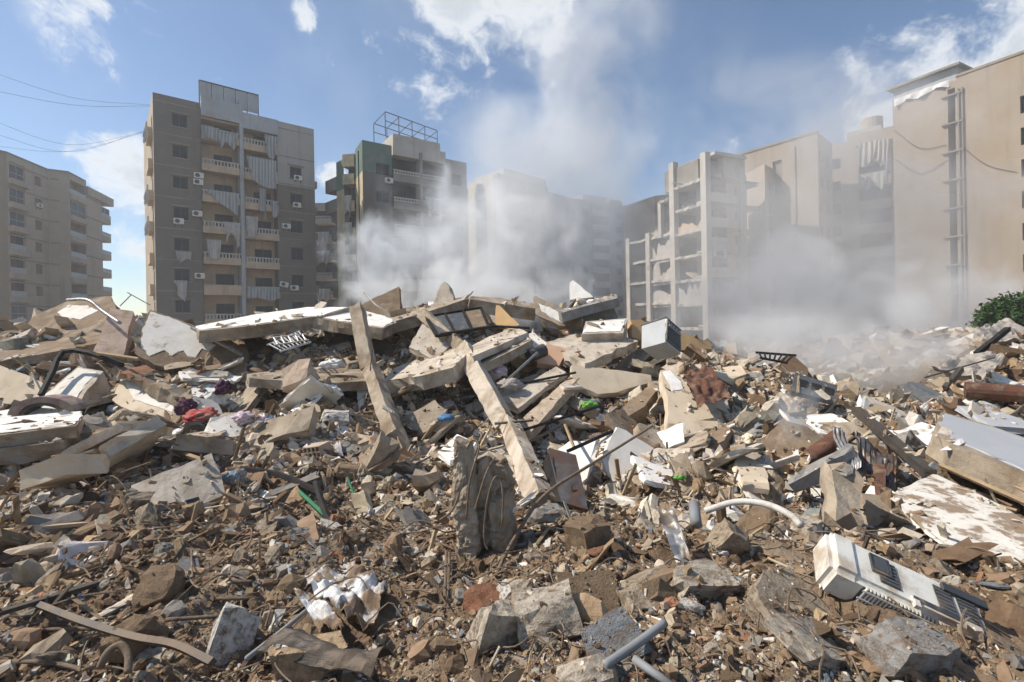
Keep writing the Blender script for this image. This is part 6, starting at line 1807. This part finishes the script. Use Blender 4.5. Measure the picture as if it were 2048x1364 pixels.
def patchy(x, y, r, t):
    """bare earth alternates with drifts of broken pieces"""
    n = vnoise(x * 1.1 + 3, y * 1.1 + 8, 91) * .6 + vnoise(x * 2.9, y * 2.9, 92) * .5
    near = np.clip((5.2 - r) / 1.8, 0, 1)
    return np.clip(1 - near * (.86 - .5 * n), .03, 1)
PAL = {  # name: colour, (weights in soil zone, in concrete zone)
    'clod': ((.27, .19, .123), 8.0, 2.2), 'dark': ((.15, .10, .063), 3.0, 1.0), 'greystone': ((.27, .25, .22), 2.0, .8), 'beige': ((.45, .37, .275), 2.2, 4.6),
    'pale': ((.58, .51, .415), 1.4, 4.6), 'white': ((.78, .75, .70), .45, 2.6), 'tan': ((.40, .285, .18), 1.4, 1.5), 'brick': ((.33, .17, .10), .35, .35), 'slate': ((.21, .225, .24), .5, .25)}
PC = np.array([v[0] for v in PAL.values()]); W0 = np.array([v[1] for v in PAL.values()]); W1 = np.array([v[2] for v in PAL.values()])
def zone(x, y, r, t):
    """0 = brown earth, 1 = broken concrete"""
    z = np.clip((r - 3.2) / 2.6, 0.12, .95)
    left = np.clip((-t - R(4)) / R(12), 0, 1) * np.clip((6.2 - r) / 1.5, 0, 1)
    n = vnoise(x * .9 + 5, y * .9, 77) * .35 + vnoise(x * 2.3, y * 2.3 + 9, 78) * .2
    return np.clip(z * (1 - .75 * left) + n, 0, 1)
def colours(x, y, r, t, g):
    z = zone(x, y, r, t)
    w = W0[None] * (1 - z[:, None]) + W1[None] * z[:, None]
    c = np.cumsum(w / w.sum(1)[:, None], 1)
    k = (g.uniform(0, 1, len(x))[:, None] > c).sum(1).clip(0, len(PC) - 1)
    return PC[k] * g.uniform(.75, 1.2, (len(x), 1)) * g.normal(1, .018, (len(x), 3)), k

CUBE = np.array([(x, y, z) for z in (-.5, .5) for y in (-.5, .5) for x in (-.5, .5)])
CF = np.array([(0, 2, 3, 1), (4, 5, 7, 6), (0, 1, 5, 4), (2, 6, 7, 3), (0, 4, 6, 2), (1, 3, 7, 5)])
def sub_cube():
    bm = bmesh.new(); bmesh.ops.create_cube(bm, size=1)
    bmesh.ops.subdivide_edges(bm, edges=bm.edges[:], cuts=1, use_grid_fill=True)
    bm.verts.index_update()
    v = np.array([v.co[:] for v in bm.verts]); f = np.array([[q.index for q in p.verts] for p in bm.faces]); bm.free()
    return v, f
SV, SF = sub_cube()
def fragments(name, label, n, r0, r1, pw, px_med, px_sig, g, tmpl, ratio, jit, keep, flat=.4, cap_=.3, th=50, rounding=.0, dens=None, colr=None):
    x, y, r, t = sample(n, r0, r1, pw, g, th)
    m = clear(x, y); x, y, r, t = x[m], y[m], r[m], t[m]
    if dens is not None:
        m = g.uniform(0, 1, len(x)) < dens(x, y, r, t); x, y, r, t = x[m], y[m], r[m], t[m]
    n = len(x)
    s = np.minimum(px_med * np.exp(g.normal(0, px_sig, n)) / F * r, cap_)
    z, N, onh = drop(x, y, keep, g)
    c, kk = colours(x, y, r, t, g)
    if colr is not None:
        c = colr(n, g)
    sc = np.stack([s * g.uniform(.8, 1.3, n) * np.exp(np.abs(g.normal(0, .38, n))), s * g.uniform(.55, 1.0, n), s * g.uniform(*ratio, n)], -1)
    isf = g.uniform(0, 1, n) < flat
    sc[isf, 2] *= .35
    s = np.where(onh, s * .8, s)
    V, Fc = tmpl
    v = np.repeat(V[None], n, 0) * (1 + 0)
    if rounding:
        L = np.linalg.norm(V, axis=1)
        v = v * (1 - rounding + rounding * .62 / L)[None, :, None]
    v = v + g.normal(0, jit, v.shape)
    v = v * sc[:, None, :]
    rot = rotations(n, N, g, np.where(isf, .28, .7))
    v = np.einsum('nij,nkj->nki', rot, v)
    off = sc[:, 2] * g.uniform(-.05, .42, n)
    v = v + np.stack([x, y, z + off], -1)[:, None, :]
    k = len(V)
    f = (Fc[None] + (np.arange(n) * k)[:, None, None]).reshape(-1, Fc.shape[1])
    me = np_mesh(name, v.reshape(-1, 3), f, 'frag', np.repeat(c.clip(.01, .9), k, 0))
    o = bpy.data.objects.new(name, me); col.objects.link(o)
    tag(o, label, kind='stuff')
    return o

g = np.random.default_rng(21)
# stones and lumps big enough to pick out one by one
KINDS = (('concrete_chunk', 'block', 'concrete chunk', 'chunk'), ('plaster_plate', 'plate', 'flat piece', 'plate'), ('stone', 'stone', 'stone', 'stone'))
def label_pieces(out):
    # labels: colour, shape, place relative to the nearest named piece, counted outwards
    key = {}
    for o, q, tn, wd, ct, sz in out:
        w, ph = min(PH, key=lambda e: (math.atan2(e[0].x, e[0].y) - math.atan2(q.x, q.y)) ** 2 * 9 + (math.log(max(e[0].y, .5) / q.y)) ** 2)
        dx = math.atan2(q.x, q.y) - math.atan2(w.x, w.y); dy = math.log(q.y / max(w.y, .5))
        rel = ('right of' if dx > 0 else 'left of') if abs(dx) * 3 > abs(dy) else ('behind' if dy > 0 else 'in front of')
        shape = {'chunk': 'concrete chunk', 'plate': 'flat plate', 'stone': 'rounded stone', 'slab': 'broken slab'}[wd]
        key.setdefault((tn, shape, rel, ph), []).append((dx * dx * 9 + dy * dy, o, ct))
    ORD = ['nearest', 'second nearest', 'third nearest', 'fourth nearest', 'fifth nearest', 'sixth nearest', 'seventh nearest', 'eighth nearest', 'ninth nearest']
    for (tn, shape, rel, ph), lst in key.items():
        lst.sort(key=lambda e: e[0])
        for i, (_, o, ct) in enumerate(lst):
            tag(o, (f'{tn} {shape} lying {rel} {ph}' if len(lst) == 1 else f'{ORD[min(i, 8)]} {tn} {shape} {rel} {ph}'), ct, 'broken pieces lying on the rubble heap', 'thing')
def big_chunks(n, g):
    x, y, r, t = sample(n * 3, 1.75, 13.5, .55, g, 45)
    out = []
    px = 24 + np.interp(r, [2, 4, 6, 9, 13], [22, 30, 40, 34, 26]) * g.uniform(0, 1, len(x)) ** 1.9
    s = np.minimum(px / F * r, .5)
    z0, N, onh = drop(x, y, 1.0, g)
    taken = []
    for i in range(len(x)):
        if len(out) >= n: break
        if onh[i]: continue
        q = Vector((x[i], y[i], z0[i]))
        if any((q - w).length < (s[i] + e) * .8 for w, e in taken): continue
        if any((q - w).length < .25 + s[i] for w, _ in PH if w.y < 4) or not clear(x[i:i + 1], y[i:i + 1])[0]: continue
        taken.append((q, s[i]))
        zz_ = zone(x[i:i + 1], y[i:i + 1], r[i:i + 1], t[i:i + 1])[0]
        kd = g.choice(3, p=(.46, .34, .20) if zz_ > .45 else (.36, .22, .42))
        tn = g.choice(['pale', 'beige', 'white', 'tan', 'grey', 'brown', 'slate'], p=(.30, .30, .16, .08, .06, .08, .02) if zz_ > .45 else (.22, .30, .08, .12, .16, .07, .05))
        nm, km, ct, wd = KINDS[kd]
        sc = (s[i] * g.uniform(.9, 1.35), s[i] * g.uniform(.6, .95), s[i] * (g.uniform(.12, .25) if km == 'plate' else g.uniform(.45, .8)))
        nn = Vector(N[i]) + Vector(g.normal(0, .35 if km == 'plate' else .5, 3)); nn.normalize()
        rot = (nn.to_track_quat('Z', 'Y').to_matrix() @ Matrix.Rotation(g.uniform(0, 6.28), 3, 'Z')).to_euler()
        o = inst(nm, PROTO[km][int(g.integers(0, 8))], None, q + Vector((0, 0, sc[2] * .22)), rot, sc)
        c = TINT[tn]; k = g.uniform(.88, 1.12)
        o.color = (c[0] * k, c[1] * k, c[2] * k, 1)
        out.append((o, q, tn, wd, ct, s[i]))
        mw = Matrix.LocRotScale(o.location, rot, Vector(sc))
    label_pieces(out)
big_chunks(215, g)
label_pieces(SLABS)
fragments('rubble', 'broken concrete rubble covering the heap', 13500, 1.5, 15, .24, 12, .50, g, (SV, SF), (.3, .8), .10, .06, .62, .40, rounding=.25, dens=patchy)
fragments('rubble', 'small concrete fragments spread over the heap', 62000, 1.1, 16, .24, 5.4, .52, g, (CUBE, CF), (.3, .8), .19, .06, .6, .2, dens=patchy)
fragments('stones', 'loose stones and clods lying in the foreground soil', 2600, 1.3, 6.0, .6, 11, .55, g, (SV, SF), (.5, .9), .075, .0, .15, .3, rounding=.75)
fragments('gravel', 'fine gravel and crumbled mortar on the soil', 90000, .9, 12, .55, 2.7, .50, g, (CUBE, CF), (.5, .95), .19, .12, .2, .1)
fragments('rubble', 'far rubble beyond the smoky hollow', 5000, 13, 34, .2, 9, .45, g, (CUBE, CF), (.4, .9), .13, .0, .4, .8)
# splinters, laths and wire ends
x_, y_, r_2, t_2 = None, None, None, None
fragments('wood_splinters', 'thin wood splinters and laths scattered over the heap', 2600, 1.6, 13, .2, 5, .4, g, (CUBE * np.array([7.5, .8, .7]), CF), (.5, .9), .10, .05, .0, .05, dens=lambda x, y, r, t: np.clip((r - 2.2) / 3.5, .12, 1),
          colr=lambda n, g: np.array([(.44, .34, .22), (.30, .21, .13), (.12, .10, .08), (.55, .48, .38)])[g.integers(0, 4, n)] * g.uniform(.7, 1.15, (n, 1)))
wm = MB()
gw = random.Random(12)
for i in range(420):
    t = R(gw.uniform(-46, 46)); r = math.exp(gw.uniform(math.log(1.8), math.log(12)))
    p0 = Vector((r * math.sin(t), r * math.cos(t), 0)); L = gw.uniform(.12, .5) * (r / 4) ** .5
    a = gw.uniform(0, 6.28); pts = []
    for k in range(5):
        q = p0 + Vector((math.cos(a), math.sin(a), 0)) * (L * k / 4)
        q.z = float(terrain_z(q.x, q.y)) + .02 + (.10 * L * math.sin(k / 4 * 3.14) * gw.uniform(0, 2.2)) + gw.uniform(0, .02)
        a += gw.gauss(0, .35); pts.append(q)
    wm.tube(spline(pts, 3), .0035 * (r / 3) ** .6 + .001, 4)
wo_ = wm.build('wire_debris', 'rebar'); tag(wo_, 'bent wires and thin bars tangled in the rubble', kind='stuff')

# ------------------------------------------------------------------ smoke and dust
def smoke(name, label, px, py, d, radii, dens, colr, scale, k=2.0, thr=.30, aniso=.25, seed=0.0, lean=(0, 0), detail=5, soft=1.0, rough=.58, step=0.6, dist=.6):
    c = P(px, py, d)
    bm = bmesh.new(); bmesh.ops.create_icosphere(bm, subdivisions=3, radius=1.03)
    for v in bm.verts:
        q = v.co
        v.co = Vector((q.x * radii[0] + lean[0] * q.z, q.y * radii[1], q.z * radii[2]))
    me = bpy.data.meshes.new(name); bm.to_mesh(me); bm.free()
    m = bpy.data.materials.new(name); m.use_nodes = True; m.node_tree.nodes.clear()
    N = NT(m.node_tree)
    co = N.n('ShaderNodeTexCoord').outputs['Object']
    sep = N.n('ShaderNodeSeparateXYZ', ins={0: co})
    zz_ = N.math('DIVIDE', sep.outputs[2], radii[2])
    xx = N.math('SUBTRACT', sep.outputs[0], N.math('MULTIPLY', zz_, lean[0]))
    q = N.n('ShaderNodeCombineXYZ', ins={0: N.math('DIVIDE', xx, radii[0]), 1: N.math('DIVIDE', sep.outputs[1], radii[1]), 2: zz_}).outputs[0]
    fall = N.mapr(N.vmath('LENGTH', q), 1.0, 1.0 - soft)
    n = N.noise(N.vmath('ADD', co, (seed, seed * .7, 0)), scale, detail, rough, dist)
    s = N.math('ADD', fall, N.math('MULTIPLY', N.math('SUBTRACT', n, .5), k))
    dn = N.mapr(s, thr, thr + .7)
    dn = N.math('MULTIPLY', dn, N.math('MULTIPLY', N.mapr(fall, 0.0, .3), dens))
    pv = N.n('ShaderNodeVolumePrincipled', ins={'Color': (*colr, 1), 'Density': dn, 'Anisotropy': aniso})
    out = N.n('ShaderNodeOutputMaterial')
    m.node_tree.links.new(pv.outputs[0], out.inputs['Volume'])
    m.cycles.volume_step_rate = step
    me.materials.append(m)
    o = inst(name, me, None, c)
    return tag(o, label, kind='stuff')
BLUE, WHITE, DUST = (.90, .95, 1.0), (.965, .982, 1.0), (.985, .987, .988)
smoke('smoke', 'bluish smoke puff in front of the green-topped block', 735, 530, 22, (2.8, 2.4, 3.9), .85, BLUE, .55, k=3.6, seed=3, lean=(.5, 0), thr=.35, step=.7)
smoke('smoke', 'bluish smoke rising over the middle of the green-topped block', 840, 470, 24, (3.4, 2.6, 5.2), .70, BLUE, .42, k=3.6, seed=7, lean=(.9, 0), thr=.35, step=.7)
smoke('smoke', 'bright white smoke billowing behind the ridge', 990, 520, 22, (4.8, 3, 5.4), .72, WHITE, .42, k=3.4, seed=11, lean=(.8, 0), thr=.25, step=.7)
smoke('smoke', 'low white smoke bank behind the crest', 950, 592, 19.5, (7.2, 2.4, 2.2), .9, WHITE, .6, k=3.6, seed=19, thr=.3, step=.7)
smoke('smoke', 'thin smoke column drifting up into the sky', 1130, 230, 29, (8.0, 4, 16), .26, WHITE, .22, k=3.2, seed=27, lean=(2.6, 0), thr=.2)
smoke('smoke', 'grey-blue smoke veil over the end of the street', 1080, 430, 36, (16, 6, 13), .19, BLUE, .15, seed=35, thr=.1)
smoke('smoke', 'broad dust cloud hiding the feet of the ruined and tan blocks', 1620, 620, 29, (15, 8, 7.0), .24, DUST, .28, k=3.8, seed=43, thr=.2)
smoke('smoke', 'dense bright dust in the hollow at the right', 1760, 705, 15.5, (6.0, 3.2, 2.6), .62, DUST, .45, k=3.6, seed=52, thr=.25, step=.7)
smoke('smoke', 'warm dust puff drifting off the hollow', 1560, 660, 16.5, (4.4, 2.6, 1.7), .5, DUST, .5, k=4.0, seed=73, thr=.3, step=.7)
smoke('smoke', 'bright dust rolling in front of the tall tan wall', 1960, 590, 30, (6.5, 3, 3.6), .40, DUST, .35, k=3.4, seed=81, thr=.3)
smoke('smoke', 'pale dust haze in front of the tan blocks', 1680, 420, 40, (24, 7, 19), .13, (.985, .985, .985), .10, k=2.4, seed=59, thr=.05)
smoke('smoke', 'thin blue wisp rising from the rubble near the corrugated sheets', 1610, 850, 6.0, (.6, .45, .85), 1.1, BLUE, 1.6, k=3.6, seed=67, thr=.35, step=.7)
hz = MB().box(-130, 130, -30, 140, -3.6, 33)
hm = bpy.data.materials.new('haze'); hm.use_nodes = True; hm.node_tree.nodes.clear()
HN = NT(hm.node_tree)
hv = HN.n('ShaderNodeVolumePrincipled', ins={'Color': (.86, .91, .97, 1), 'Density': .0013, 'Anisotropy': .25})
hm.node_tree.links.new(hv.outputs[0], HN.n('ShaderNodeOutputMaterial').inputs['Volume'])
MATS['haze'] = hm
tag(hz.build('haze', 'haze'), 'thin dusty haze in the air over the whole street', kind='stuff')
